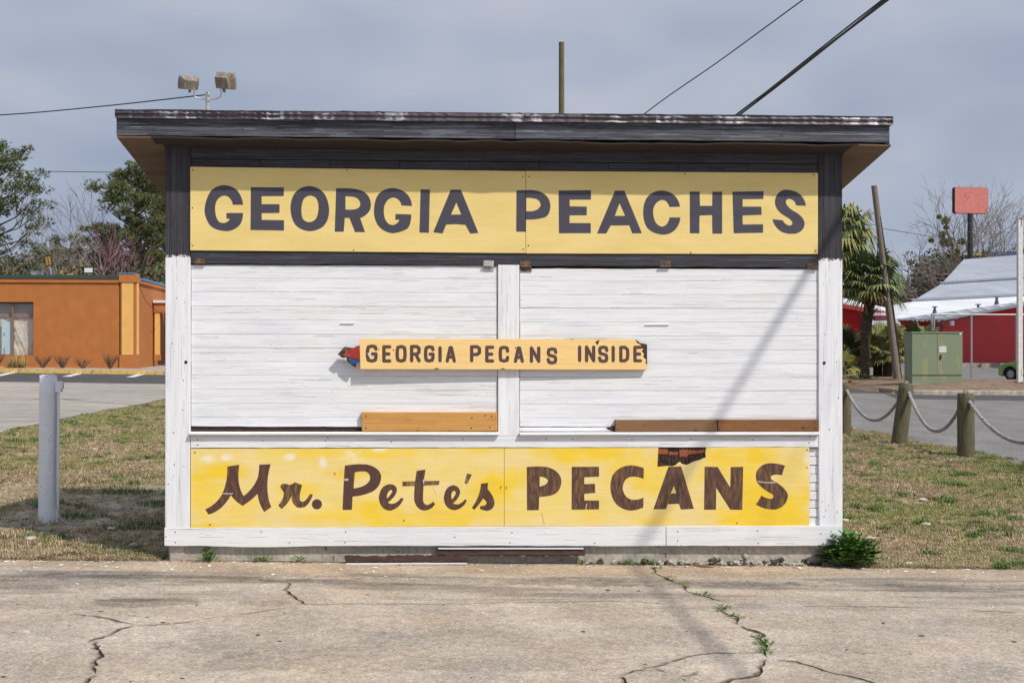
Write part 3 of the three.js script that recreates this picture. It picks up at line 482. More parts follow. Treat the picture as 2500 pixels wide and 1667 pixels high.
// roof: deck, fascia in two lengths, metal drip edge, soffit panels
{
  const roof = new THREE.Group(); roof.name = 'roof'; stand.add(roof);
  const EZ = 0.215, X0 = -2.735, X1 = 2.735, deck = new THREE.BoxGeometry(X1 - X0, 0.05, DEPTH + 0.65, 40, 1, 20); deck.translate(0, 0, EZ + 0.02 - (DEPTH + 0.65) / 2);
  const p = deck.attributes.position; for (let i = 0; i < p.count; i++) { const z = p.getZ(i); p.setY(i, p.getY(i) + 3.165 + 0.155 * (z - EZ) + (p.getY(i) > 0 ? 0.006 * fbm2(p.getX(i) * 3, z * 3, 3) : 0)); }
  mesh('roof_deck', local(uvBox(deck), roof), matTex(grain(1.2, [44, 40, 44], 0.6, 81, 60, 256), { roughness: 0.95 }, 0.006), roof);
  // fascia boards
  const yT = (x) => lerp(287.5, 304, (x - 283) / 1890), yB = (x) => lerp(330, 347.5, (x - 283) / 1890);
  for (const [a, b, z] of [[283, 1256.5, EZ], [1257.5, 2172.5, EZ + 0.004]]) plate('fascia_board', roof, rough(a, yT(a), b, yT(b), yB(b) * 0 + yB(a), yB(b), { n: 40, amp: 0.9, f: 0.01 }), z, 0.035, mFascia);
  for (const s of [-1, 1]) { const q = new THREE.BoxGeometry(0.035, 0.125, DEPTH + 0.4, 1, 1, 1); q.translate(s * 2.71, 3.073 - (s > 0 ? 0.004 : 0), EZ - 0.038 - (DEPTH + 0.4) / 2); const pp = q.attributes.position; for (let i = 0; i < pp.count; i++) pp.setY(i, pp.getY(i) + 0.155 * (pp.getZ(i) - EZ)); mesh('fascia_board', local(uvBox(q), roof), mDark, roof); }
  // drip edge: dented metal strips lapped over each other
  const strip = (x0, x1, z, sd, curl) => {
    const n = 70, s = soup(), row = [];
    for (let i = 0; i <= n; i++) {
      const x = lerp(x0, x1, i / n), y0 = lerp(268.5, 286, (x - 281) / 1900) + 1.2 * fbm2(x * 0.02, sd, 4), d = 0.006 * fbm2(x * 0.05, sd + 3, 4), e = curl(x);
      const pr = [[y0 - 0.5, -0.03], [y0, 0.004 + d], [y0 + 6, 0.008 + d * 1.5 + e], [y0 + 12, 0.002 + d + e * 0.6], [y0 + 18.5 + 1.5 * fbm2(x * 0.03, sd + 8, 3), 0.010 + d + e], [y0 + 19.2, 0.016 + e]];
      row.push(pr.map(([y, w]) => onWall(x, y, EZ + 0.012 + z + w)));
    }
    for (let i = 0; i < n; i++) for (let k = 0; k < row[0].length - 1; k++) { s.tri(row[i][k], row[i][k + 1], row[i + 1][k + 1]); s.tri(row[i][k], row[i + 1][k + 1], row[i + 1][k]); }
    return uvBox(s.geo());
  };
  const mDrip = matTex(pixelTex(1024, 128, 2.4, 0.3, (u, v) => { const a = tile(u, v, 5, 1.2, 91), b = tile(u, v, 26, 3, 93), c = tile(u, v, 60, 30, 97), s = R0() - 0.5, w = smooth(a + 0.35 * b + 0.2 * c, 0.28, 0.5), k = 1 + 0.15 * c + 0.15 * s; return [lerp(64, 140, w) * k, lerp(59, 139, w) * k, lerp(67, 146, w) * k, 110 + 50 * w]; }), { roughness: 0.5, metalness: 0.25 }, 0.002);
  const curl = (x) => 0.012 * Math.exp(-Math.pow((x - 290) / 26, 2)) + 0.004;
  for (const [a, b, z, sd] of [[281, 686, 0, 3], [684, 1420, 0.004, 13], [1418, 2181, 0.001, 23]]) mesh('drip_edge', local(strip(a, b, z, sd, curl), roof), mDrip, roof);
  // torn roofing felt along the top edge
  const fe = []; { const P = []; for (let i = 0; i <= 160; i++) { const x = lerp(281, 2181, i / 160); P.push([x, lerp(268, 285.5, i / 160) - 1.2 - 2.2 * Math.max(0, fbm2(x * 0.03, 5, 4)) - (x > 820 && x < 960 ? 1.8 * Math.abs(n2(x * 0.15, 2)) : 0)]); } for (let i = 160; i >= 0; i--) { const x = lerp(281, 2181, i / 160); P.push([x, lerp(268, 285.5, i / 160) + 3]); } plate('roofing_felt', roof, P, EZ + 0.018, 0.05, mat({ color: 0x242126, roughness: 0.95 }), { bevel: 0.001 }); }
  // soffit: sagging front panels with splintered lip, side panels of raw plywood
  const mSof = matTex(woodTex(1024, 256, 2.4, 0.6, { seed: 61, base: [46, 37, 34], blots: 60, blot: [[36, 29, 28], [60, 46, 42]], blotA: 0.3, streaks: 500, streakA: 0.4, streak: [[50, 38, 36], [112, 84, 70]], checks: 40, check: [24, 18, 18] }), {}, 0.002);
  const mPly = matTex(woodTex(1024, 512, 2.4, 1.2, { seed: 66, base: [104, 88, 72], blots: 120, blot: [[84, 70, 58], [122, 104, 86], [72, 62, 54]], blotA: 0.25, streaks: 500, streakA: 0.3, streak: [[96, 78, 62], [150, 128, 104]], checks: 20, check: [50, 40, 34] }), {}, 0.002);
  const sof = (xa, xb, za, zb, m, sag, name = 'soffit_panel') => { const g = new THREE.BoxGeometry(xb - xa, 0.012, zb - za, 40, 1, 6); g.translate((xa + xb) / 2, 0, (za + zb) / 2); const q = g.attributes.position; for (let i = 0; i < q.count; i++) { const x = q.getX(i), z = q.getZ(i), lip = clamp((z - za) / (zb - za), 0, 1); q.setY(i, q.getY(i) + lerp(3.016, 3.000, (x + 2.72) / 5.44) - 0.008 + 0.155 * (z - EZ) - lip * sag * (0.4 + fbm2(x * 1.4 + sag * 90, 2, 3)) ); } return mesh(name, local(uvBox(g), roof), m, roof); };
  sof(-2.49, -0.4, -0.03, EZ + 0.004, mSof, 0.012); sof(-0.398, 1.02, -0.03, EZ + 0.004, mSof, 0.016); sof(1.023, 2.49, -0.03, EZ + 0.004, mSof, 0.012);
  for (const s of [-1, 1]) for (const [za, zb] of [[-1.05, EZ], [-DEPTH - 0.2, -1.055]]) sof(s < 0 ? -2.725 : 2.445, s < 0 ? -2.445 : 2.725, za, zb, mPly, 0.004);
}
// ---------------------------------------------------------------- signs (lettering is paint: drawn on the panels)
// affine from crop pixels to canvas pixels, through the wall plane
function onCanvas(ctx, crop, scale, fit, W, H) {
  const at = (cx, cy) => { const p = onWall(crop[0] + cx / scale, crop[1] + cy / scale, 0.006); return [(p.x - fit[0]) / (fit[1] - fit[0]) * W, (1 - (p.y - fit[2]) / (fit[3] - fit[2])) * H]; };
  const o = at(0, 0), a = at(2352, 0), b = at(0, 1200), ax = [(a[0] - o[0]) / 2352, (a[1] - o[1]) / 2352], bx = [(b[0] - o[0]) / 1200, (b[1] - o[1]) / 1200];
  ctx.setTransform(ax[0], ax[1], bx[0], bx[1], o[0], o[1]);
}
const pp = (...n) => { let s = 'M' + n[0] + ' ' + n[1]; for (let i = 2; i < n.length; i += 2) s += 'L' + n[i] + ' ' + n[i + 1]; return s + 'Z'; };
const PEACH = [
  [[460, 400], 5.88, [
    'M777 588L632 588Q622 520 575 480Q540 455 505 456Q430 465 390 545Q365 620 378 700Q390 800 440 840Q470 856 505 852Q560 845 592 790L540 785L540 708L776 708Q770 820 730 875Q660 960 545 967Q400 965 310 890Q240 800 226 680Q232 520 310 400Q370 320 500 307Q620 312 690 380Q765 470 777 588Z',
    pp(890, 337, 1363, 341, 1358, 463, 1040, 465, 1042, 582, 1299, 583, 1298, 706, 1040, 709, 1044, 808, 1363, 814, 1362, 960, 885, 950),
    'M1459 640Q1462 500 1530 410Q1610 325 1735 320Q1870 335 1945 430Q2010 530 2014 680Q2005 840 1920 910Q1830 972 1720 970Q1600 955 1530 880Q1465 790 1459 640ZM1612 660Q1612 760 1640 800Q1680 845 1735 843Q1800 835 1835 780Q1862 720 1865 630Q1862 540 1830 495Q1790 455 1735 457Q1680 462 1645 510Q1615 570 1612 660Z']],
  [[840, 400], 5.88, [
    'M-114 352L0 352Q200 350 290 410Q375 470 380 590Q375 720 225 780L295 980L155 980L75 775L5 775L-9 973L-134 973ZM15 465L15 655Q60 663 120 658Q225 650 232 580Q228 510 160 480Q100 462 15 465Z',
    'M966 605L822 598Q800 500 705 482Q600 495 567 620Q555 740 590 810Q630 885 700 882Q760 870 795 805L732 803L735 723L958 730Q955 880 900 935Q800 990 690 998Q560 985 480 880Q425 790 426 690Q430 500 505 420Q590 345 715 350Q850 370 915 455Q970 540 966 605Z',
    pp(1095, 370, 1225, 370, 1210, 992, 1078, 988),
    pp(1530, 372, 1672, 374, 1923, 996, 1808, 1005, 1740, 880, 1600, 868, 1460, 875, 1405, 1003, 1277, 985) + pp(1607, 553, 1528, 733, 1680, 733)]],
  [[1230, 400], 5.88, [
    'M182 383L313 380Q420 370 500 395Q660 450 664 605Q660 740 580 770Q450 805 313 800L310 975L178 973ZM318 487L318 683L400 683Q500 670 528 600Q530 540 470 505Q400 485 318 487Z',
    pp(785, 385, 1247, 380, 1246, 515, 940, 515, 940, 612, 1187, 618, 1185, 740, 940, 740, 938, 853, 1243, 855, 1245, 997, 790, 997),
    pp(1597, 387, 1728, 387, 1980, 1000, 1845, 1002, 1800, 886, 1530, 888, 1468, 1002, 1338, 1002) + pp(1660, 563, 1588, 752, 1742, 752)]],
  [[1600, 400], 5.88, [
    'M352 615L205 618Q175 522 100 515Q0 535 -30 650Q-40 760 10 850Q60 905 105 903Q190 880 207 770L358 773Q350 870 280 950Q210 1015 110 1016Q-60 1000 -125 900Q-175 800 -170 680Q-165 520 -85 450Q-10 385 90 384Q220 390 290 470Q345 540 352 615Z',
    pp(495, 400, 635, 402, 638, 605, 817, 605, 820, 402, 957, 402, 957, 1003, 820, 1003, 815, 735, 632, 742, 630, 998, 497, 998),
    pp(1108, 402, 1553, 395, 1550, 505, 1250, 508, 1252, 618, 1520, 618, 1525, 733, 1250, 742, 1252, 875, 1545, 873, 1545, 992, 1125, 998),
    'M2162 605L2025 598Q2005 510 1920 503Q1870 510 1872 560Q1900 640 2030 705Q2145 780 2145 870Q2130 980 2010 1008Q1850 1020 1770 950Q1700 880 1682 800L1830 815Q1860 880 1925 892Q1980 890 1970 840Q1940 790 1850 745Q1725 670 1718 550Q1730 400 1860 373Q2000 370 2090 450Q2160 530 2162 605Z']],
];
const PETE = [
  [[460, 1080], 5.88, [
    'M553 348L718 323Q700 470 712 570Q730 700 785 775Q920 670 985 520Q1008 430 1010 322L1170 315Q1110 500 1125 700Q1140 860 1180 927L1080 1000Q1000 880 985 735Q900 830 770 910Q660 850 600 755Q480 980 283 1035L235 965Q400 890 480 740Q560 560 553 348Z',
    'M1520 577L1623 617Q1580 740 1590 830Q1610 865 1650 855Q1700 820 1735 748L1777 753Q1740 880 1660 930Q1590 950 1545 930Q1470 880 1472 760Q1430 880 1328 957L1282 908Q1360 830 1365 730Q1360 710 1320 660Q1300 600 1365 597Q1410 600 1440 615Q1480 610 1520 577Z',
    'M1910 893A72 72 0 1 1 1766 893A72 72 0 1 1 1910 893Z']],
  [[820, 1080], 5.6, [
    'M120 318Q300 290 430 305Q600 350 613 470Q600 640 450 690Q350 730 222 740L213 920L90 922Q100 600 120 318ZM253 408L235 632Q430 610 465 500Q470 430 410 400Q350 385 253 408Z',
    'M918 770Q870 900 740 933Q600 930 583 760Q600 580 740 573Q820 580 828 650Q820 740 700 825Q740 850 780 842Q850 820 885 762ZM690 770Q730 740 760 690Q780 660 750 647Q680 680 690 770Z',
    'M1100 392L1217 375Q1180 600 1185 800Q1200 860 1250 860Q1290 850 1325 815L1350 845Q1300 930 1200 933Q1090 920 1065 780Q1065 600 1100 392Z', pp(905, 540, 1088, 534, 1088, 594, 905, 600), pp(1186, 533, 1410, 530, 1400, 582, 1186, 590),
    'M1787 795Q1740 910 1620 930Q1480 920 1472 760Q1490 600 1600 590Q1690 600 1693 690Q1680 770 1590 840Q1650 860 1680 850Q1740 820 1762 783ZM1580 785Q1610 760 1630 720Q1650 670 1605 660Q1550 700 1580 785Z',
    pp(1790, 430, 1853, 443, 1790, 573, 1757, 560),
    'M1985 567L2077 558L2070 640Q2160 740 2167 830Q2160 930 2060 940Q2000 930 1965 912L1978 873Q2050 885 2062 830Q2050 800 2010 768Q1960 850 1890 925L1857 900Q1970 750 1985 567Z']],
  [[1230, 1080], 5.88, [
    'M330 355Q480 340 620 355Q815 410 822 560Q815 720 680 760Q580 780 505 780L498 970L333 973ZM512 490L508 635Q625 620 635 545Q600 490 512 490Z',
    pp(975, 353, 1363, 353, 1363, 490, 1150, 500, 1150, 603, 1305, 597, 1308, 725, 1150, 738, 1153, 838, 1363, 840, 1363, 962, 972, 967),
    'M2008 372L2005 522Q1900 480 1810 497Q1710 530 1702 660Q1720 790 1830 828Q1920 840 2005 800L2000 938Q1900 985 1800 980Q1620 950 1560 800Q1500 640 1560 480Q1650 330 1840 333Q1940 345 2008 372Z']],
  [[1580, 1080], 5.7366, [
    pp(300, 342, 475, 338, 652, 928, 475, 940, 445, 858, 290, 862, 262, 933, 92, 935) + pp(375, 605, 325, 722, 413, 710),
    pp(807, 343, 987, 347, 1165, 640, 1172, 347, 1343, 345, 1330, 945, 1165, 943, 965, 630, 962, 943, 798, 943),
    'M1930 328L1888 460Q1800 440 1745 465Q1715 490 1750 530Q1960 640 1973 750Q1960 900 1800 943Q1650 950 1527 875L1603 750Q1680 800 1745 795Q1790 770 1760 730Q1600 650 1540 560Q1510 470 1540 400Q1600 300 1720 293Q1830 295 1930 328Z']],
];
function panelBase(W, H, o) {
  const c = canvas(W, H), x = c.getContext('2d'), r = rng(o.seed), im = x.createImageData(W, H), b = canvas(W / 2, H / 2), y = b.getContext('2d'), bm = y.createImageData(W / 2, H / 2);
  for (let j = 0; j < H; j++) for (let i = 0; i < W; i++) {
    const k = o.mix(i / W, j / H), s = 1 + 0.02 * fbm2(i * 0.004, j * 0.08, 3) + 0.03 * (r() - 0.5), q = (j * W + i) * 4;
    for (let m = 0; m < 3; m++) im.data[q + m] = lerp(o.a[m], o.b[m], k) * s; im.data[q + 3] = 255;
  }
  x.putImageData(im, 0, 0);
  for (let j = 0; j < H / 2; j++) for (let i = 0; i < W / 2; i++) { const q = (j * W / 2 + i) * 4, v = 128 + 110 * fbm2(i * 0.006, j * 0.012, 3); bm.data[q] = bm.data[q + 1] = bm.data[q + 2] = v; bm.data[q + 3] = 255; }
  y.putImageData(bm, 0, 0);
  return { c, x, b };
}
function dryBrush(ctx, paths, body, under, r, n, a) {     // letter: solid paint, then streaks of the yellow ground showing through
  for (const d of paths) {
    const p = new Path2D(d); ctx.fillStyle = rgb(body); ctx.fill(p, 'evenodd'); ctx.strokeStyle = rgb(body); ctx.lineWidth = 3; ctx.lineJoin = 'round'; ctx.stroke(p);
    ctx.save(); ctx.clip(p, 'evenodd');
    const nums = d.match(/-?\d+(\.\d+)?/g).map(Number); let x0 = 1e9, x1 = -1e9, y0 = 1e9, y1 = -1e9; for (let i = 0; i < nums.length - 1; i += 2) { x0 = Math.min(x0, nums[i]); x1 = Math.max(x1, nums[i]); y0 = Math.min(y0, nums[i + 1]); y1 = Math.max(y1, nums[i + 1]); }
    const seed = r() * 100;
    for (let i = 0; i < n; i++) { const X = lerp(x0, x1, r()), Y = lerp(y0, y1, r()), w = fbm2(X * 0.012 + seed, Y * 0.006, 3); if (w < -0.02) continue; const ang = Math.PI / 2 + 0.4 * n2(X * 0.003 + seed, Y * 0.003), L = 20 + r() * 70; ctx.strokeStyle = rgb(under, a * (0.15 + r() * 0.85) * clamp(w * 3 + 0.3, 0, 1)); ctx.lineWidth = 1.5 + r() * 3.5; ctx.beginPath(); ctx.moveTo(X - Math.cos(ang) * L, Y - Math.sin(ang) * L); ctx.quadraticCurveTo(X + (r() - 0.5) * 14, Y, X + Math.cos(ang) * L, Y + Math.sin(ang) * L); ctx.stroke(); }
    ctx.restore(); ctx.strokeStyle = rgb(body, 0.9); ctx.lineWidth = 9; ctx.save(); ctx.clip(p, 'evenodd'); ctx.stroke(p); ctx.restore();
  }
}
{
  const fit = fitOf(463, 404, 2000, 624, 0.006), W = 2048, H = 292, b = panelBase(W, H, { seed: 2, a: [222, 198, 122], b: [232, 208, 138], mix: (u, v) => clamp(0.5 + 0.6 * fbm2(u * 7, v * 2, 4), 0, 1) }), r = rng(6);
  for (const [c, s, d] of PEACH) { onCanvas(b.x, c, s, fit, W, H); dryBrush(b.x, d, [66, 64, 76], [112, 108, 116], r, 130, 0.3); }
  b.x.setTransform(1, 0, 0, 1, 0, 0);
  const m = mat({ map: texture(b.c, true), bumpMap: texture(b.b, false), bumpScale: 0.006, roughness: 0.55 });
  const s = thing('sign', 'yellow sign panel reading GEORGIA PEACHES in charcoal letters under the eave', 'sign', onWall(1230, 620, 0.006));
  plate('panel', s, rough(463.5, 406.8, 1283.2, 417.6, 611, 618, { amp: 0.25, n: 20 }), 0.0075, 0.006, m, { fit, bevel: 0.001 });
  plate('panel', s, rough(1284.2, 417, 1998, 422, 618.6, 620.3, { amp: 0.25, n: 20 }), 0.006, 0.006, m, { fit, bevel: 0.001 });
  for (const [x, y] of [[469.5, 415], [469, 599.5], [847, 415], [863, 610], [1276.6, 431], [1291.5, 431], [1290.5, 599], [1277.5, 608], [1672.5, 424], [1987.5, 427.5], [1687, 616.5], [1992, 612], [469, 507]]) { const p = onWall(x, y, 0.008), q = new THREE.CylinderGeometry(0.005, 0.005, 0.003, 8); q.rotateX(Math.PI / 2); q.translate(p.x, p.y, p.z); mesh('nail_head', local(q, s), mRust, s); }
}
{
  const fit = fitOf(463, 1088, 1980, 1292, 0.004), W = 2048, H = 276, r = rng(16);
  const sp = []; for (let i = 0; i < 26; i++) sp.push([r(), r(), 0.02 + r() * 0.05, 0.05 + r() * 0.2, 0.2 + r() * 0.45]);
  sp.push([0.935, 0.82, 0.10, 0.42, 1.0], [0.905, 0.45, 0.03, 0.5, 0.6], [0.3, 0.8, 0.05, 0.2, 0.5], [0.41, 0.85, 0.07, 0.25, 0.6], [0.03, 0.5, 0.05, 0.5, 0.4], [0.62, 0.06, 0.12, 0.16, 0.7], [0.25, 0.05, 0.2, 0.14, 0.5]);
  const b = panelBase(W, H, { seed: 4, a: [232, 210, 146], b: [236, 200, 52], mix: (u, v) => { let k = 0.16 + 0.3 * fbm2(u * 12, v * 2.2, 4); for (const [x, y, rx, ry, a] of sp) { const d = Math.hypot((u - x) / rx, (v - y) / ry) + 0.35 * fbm2(u * 16, v * 3, 3); if (d < 1) k += a * smooth(1 - d, 0, 0.7); } return clamp(k, 0, 1); } });
  const x = b.x; // scuffed white patches near the top edge
  for (const [c, y, w, h] of [[0.028, 0.15, 40, 18], [0.057, 0.14, 34, 16], [0.157, 0.13, 26, 18], [0.21, 0.2, 14, 22], [0.258, 0.13, 52, 30], [0.995, 0.2, 18, 60], [0.30, 0.05, 40, 6]]) for (let i = 0; i < 60; i++) { x.fillStyle = `rgba(238,228,216,${0.05 + r() * 0.13})`; x.beginPath(); x.ellipse(c * W + (r() + r() - 1) * w * 0.8, y * H + (r() + r() - 1) * h * 0.8, 3 + r() * 12, 2 + r() * 5, -0.3, 0, 7); x.fill(); }
  for (const [c, s, d] of PETE) { onCanvas(x, c, s, fit, W, H); dryBrush(x, d, [80, 54, 46], [176, 142, 62], r, c[0] === 820 ? 240 : 1150, c[0] === 820 ? 0.4 : 0.5); }
  x.setTransform(1, 0, 0, 1, 0, 0);
  const lineOf = (pts, k, w) => { x.strokeStyle = k; x.lineWidth = w; x.beginPath(); pts.forEach(([px, py], i) => { const p = onWall(px, py, 0.006), X = (p.x - fit[0]) / (fit[1] - fit[0]) * W, Y = (1 - (p.y - fit[2]) / (fit[3] - fit[2])) * H; i ? x.lineTo(X, Y) : x.moveTo(X, Y); }); x.stroke(); };
  lineOf([[543, 1205], [568, 1205]], 'rgba(215,205,200,.9)', 3); lineOf([[1430.5, 1244], [1433, 1229]], 'rgba(220,205,195,.9)', 3); lineOf([[1322, 1252], [1329, 1279]], 'rgba(110,70,70,.9)', 1.4); lineOf([[1850, 1175], [1870, 1178], [1894, 1178]], 'rgba(225,218,205,.9)', 2.6); lineOf([[840, 1171], [850, 1171]], 'rgba(190,190,195,.95)', 7); lineOf([[1057, 1190], [1066, 1212]], 'rgba(150,120,110,.8)', 1); lineOf([[1033, 1170], [1035, 1182]], 'rgba(225,225,232,.9)', 3);
  const m = mat({ map: texture(b.c, true), bumpMap: texture(b.b, false), bumpScale: 0.006, roughness: 0.5 });
  const s = thing('sign', 'lower yellow sign reading Mr. Pete\'s PECANS in streaky brown paint with torn top edge', 'sign', onWall(1220, 1286, 0.004));
  plate('panel', s, rough(464.5, 1095.5, 1230.6, 1094, 1288, 1285, { amp: 0.3, n: 20 }), 0.003, 0.007, m, { fit, bevel: 0.001 });
  const k = 1 / 5.7366, T = [[160, 98], [152, 200], [145, 343], [290, 330], [350, 335], [400, 320], [430, 290], [465, 270], [485, 300], [560, 315], [650, 270], [740, 245], [790, 222], [825, 210], [818, 150], [828, 90]].map(([a, c]) => [1580 + a * k, 1080 + c * k]);
  const P = [[1231.4, 1094.2], [1420, 1093.5], [T[0][0], 1093.2], ...T.slice(1, -1), [T[15][0], 1092.6], [1850, 1092.4], [1976.5, 1092], [1978, 1180], [1977, 1283.8], [1620, 1284.6], [1231.4, 1285.2]];
  plate('panel', s, P, 0.0045, 0.007, m, { fit, bevel: 0.001 });
  for (const [px, py] of [[475, 1104], [512, 1280.5], [986, 1270], [1223, 1189.5], [1236, 1190], [1800, 1276.5], [1971.5, 1098], [1971, 1141.5], [817, 1156]]) { const p = onWall(px, py, 0.006), q = new THREE.CylinderGeometry(0.005, 0.005, 0.003, 8); q.rotateX(Math.PI / 2); q.translate(p.x, p.y, p.z); mesh('nail_head', local(q, s), mRust, s); }
  // rotten wood laid bare in the torn place: fibrous slivers under a band of reddish underwood
  const rt = rng(55);
  plate('rotten_backing', stand, [[1600, 1090], [1728, 1090], [1728, 1145], [1600, 1145]], -0.012, 0.02, mRot);
  for (let i = 0; i < 34; i++) { const px = 1604 + i * 3.55 + rt() * 1.5, y0 = 1110 + rt() * 5 - 3 * Math.sin(i * 0.5), L = 16 + rt() * 12, w = 2 + rt() * 2.4; plate('rotten_fibre', stand, [[px, y0], [px + w, y0 - 1], [px + w * 1.1, y0 + L * 0.8], [px + w * 0.5, y0 + L], [px - 0.4, y0 + L * 0.7]], -0.003 - rt() * 0.008, 0.006, mRot, { bevel: 0.001 }); }
  const mRedWood = mat({ color: 0x93502f, roughness: 0.9 });
  for (const [a, c, d, e] of [[1607, 1631, 1096, 1110], [1659, 1680, 1097, 1116], [1680, 1703, 1099, 1110], [1703, 1724, 1098, 1107], [1633, 1656, 1104, 1112]]) plate('bare_wood', stand, rough(a, d, c, d, e, e - 2, { n: 14, amp: 5, f: 0.16 }), -0.006, 0.01, mRedWood, { bevel: 0.002 });
}
// small hanging board
{
  const sc = 2352 / 820, cr = (a) => a.map(([x, y]) => [800 + x / sc, 800 + y / sc]), Z = 0.058;
  const s = thing('arrow_sign', 'small tan board reading GEORGIA PECANS INSIDE with broken red arrow tip', 'sign', onWall(1230, 902, Z));
  const fit = fitOf(870, 822, 1590, 908, Z), W = 1536, H = 184, b = panelBase(W, H, { seed: 8, a: [234, 196, 126], b: [243, 208, 140], mix: (u, v) => clamp(0.5 + 0.7 * fbm2(u * 3, v * 9, 4), 0, 1) }), x = b.x;
  const r = rng(32); for (let i = 0; i < 260; i++) { x.strokeStyle = rgb(r() < 0.5 ? [214, 172, 104] : [248, 218, 158], 0.25 * r()); x.lineWidth = 0.6 + r(); const X = r() * W, Y = r() * H; x.beginPath(); x.moveTo(X, Y); x.lineTo(X + 40 + r() * 260, Y + (r() - 0.5) * 2); x.stroke(); }
  onCanvas(x, [800, 800], sc, fit, W, H);
  // letters as brush strokes: centre lines in a unit box
  const G = { G: [[[1, .2], [.9, .04], [.5, 0], [.1, .06], [0, .3], [0, .7], [.1, .94], [.5, 1], [.9, .94], [1, .75], [1, .52], [.6, .52]]], E: [[[1, 0], [0, 0], [0, 1], [1, 1]], [[0, .5], [.85, .5]]], O: [[[.5, 0], [.1, .06], [0, .3], [0, .7], [.1, .94], [.5, 1], [.9, .94], [1, .7], [1, .3], [.9, .06], [.5, 0]]], R: [[[0, 1], [0, 0], [.7, 0], [1, .12], [1, .4], [.7, .54], [0, .54]], [[.6, .56], [1, 1]]], I: [[[.5, 0], [.5, 1]]], A: [[[0, 1], [.42, 0], [.58, 0], [1, 1]], [[.2, .7], [.8, .7]]], P: [[[0, 1], [0, 0], [.7, 0], [1, .12], [1, .44], [.7, .56], [0, .56]]], C: [[[1, .28], [.92, .05], [.5, 0], [.08, .06], [0, .3], [0, .7], [.08, .94], [.5, 1], [.92, .95], [1, .74]]], N: [[[0, 1], [0, 0], [1, 1], [1, 0]]], S: [[[1, .24], [.9, .04], [.5, 0], [.1, .05], [0, .25], [.1, .44], [.9, .56], [1, .76], [.9, .95], [.5, 1], [.1, .95], [0, .76]]], D: [[[0, 0], [0, 1], [.6, 1], [.95, .85], [1, .6], [1, .4], [.95, .15], [.6, 0], [0, 0]]] };
  x.strokeStyle = rgb([84, 62, 58]); x.lineWidth = 24; x.lineCap = 'round'; x.lineJoin = 'round';
  const T = [['G', 265, 347, 117, 245], ['E', 378, 442, 122, 245], ['O', 470, 548, 120, 245], ['R', 570, 645, 120, 243], ['G', 667, 742, 122, 245], ['I', 768, 790, 130, 243], ['A', 817, 890, 128, 245], ['P', 987, 1065, 122, 243], ['E', 1093, 1157, 126, 246], ['C', 1187, 1262, 126, 246], ['A', 1293, 1365, 131, 248], ['N', 1405, 1480, 131, 248], ['S', 1523, 1600, 138, 260], ['I', 1745, 1767, 125, 243], ['N', 1793, 1867, 125, 245], ['S', 1885, 1960, 125, 250], ['I', 1982, 2004, 127, 245], ['D', 2035, 2108, 127, 246], ['E', 2135, 2198, 127, 246]];
  for (const [ch, x0, x1, y0, y1] of T) for (const st of G[ch]) { x.beginPath(); st.forEach(([a, c], i) => { const X = lerp(x0 + 12, x1 - 12, a), Y = lerp(y0 + 12, y1 - 12, c); i ? x.lineTo(X, Y) : x.moveTo(X, Y); }); x.stroke(); }
  x.fillStyle = 'rgb(52,40,38)'; for (const q of [pp(1865, 98, 1878, 95, 1895, 84, 1892, 105, 1880, 125, 1874, 115), pp(1690, 82, 1715, 82, 1705, 87), 'M1310 142A5 5 0 1 1 1300 142A5 5 0 1 1 1310 142Z', 'M461 158A5 5 0 1 1 451 158A5 5 0 1 1 461 158Z', 'M359 150A4 4 0 1 1 351 150A4 4 0 1 1 359 150Z', pp(1195, 290, 1215, 284, 1238, 289, 1220, 292), pp(735, 290, 755, 282, 775, 287, 760, 291)]) x.fill(new Path2D(q));
  x.fillStyle = 'rgb(205,205,210)'; x.fill(new Path2D(pp(276, 180, 290, 172, 295, 188, 302, 204, 290, 206))); x.setTransform(1, 0, 0, 1, 0, 0);
  const m = mat({ map: texture(b.c, true), bumpMap: texture(b.b, false), bumpScale: 0.003, roughness: 0.6 });
  plate('board', s, cr([[222, 78], [1000, 79], [2150, 82], [2165, 92], [2172, 108], [2190, 116], [2204, 128], [2198, 140], [2216, 150], [2204, 166], [2222, 184], [2214, 204], [2236, 226], [2230, 246], [2242, 262], [2242, 295], [1300, 293], [227, 290]]), Z, 0.019, m, { fit, bevel: 0.0015 });
  const mb = plate('broken_backing', s, cr([[2100, 84], [2168, 86], [2196, 108], [2243, 116], [2243, 280], [2100, 280]]), Z - 0.0195, 0.012, mRot, { bevel: 0.002 }); tag(mb, 'dark splintered wood behind the chipped end');
  const aw = canvas(256, 256), ax = aw.getContext('2d'); ax.drawImage(tRot.c, 0, 0, 256, 256, 0, 0, 256, 256); ax.fillStyle = 'rgb(170,52,46)'; ax.beginPath(); ax.moveTo(100, 60); ax.lineTo(256, 0); ax.lineTo(256, 168); ax.lineTo(140, 130); ax.lineTo(70, 120); ax.fill(); ax.fillStyle = 'rgb(40,86,150)'; ax.beginPath(); ax.moveTo(128, 140); ax.lineTo(256, 180); ax.lineTo(256, 205); ax.lineTo(150, 210); ax.fill();
  for (let i = 0; i < 120; i++) { ax.strokeStyle = rgb([[214, 200, 180], [60, 48, 44], [190, 170, 150]][i % 3], 0.7); ax.lineWidth = 1 + r() * 2.4; const X = r() * (i % 4 ? 130 : 256), Y = 20 + r() * 220; ax.beginPath(); ax.moveTo(X, Y); ax.lineTo(X + 8 + r() * 30, Y - 2 - r() * 10); ax.stroke(); }
  const tipP = cr([[68, 183], [88, 166], [100, 150], [120, 132], [150, 138], [182, 142], [196, 130], [222, 124], [222, 242], [200, 246], [196, 278], [176, 268], [150, 248], [132, 226], [130, 206], [112, 212], [95, 208]]);
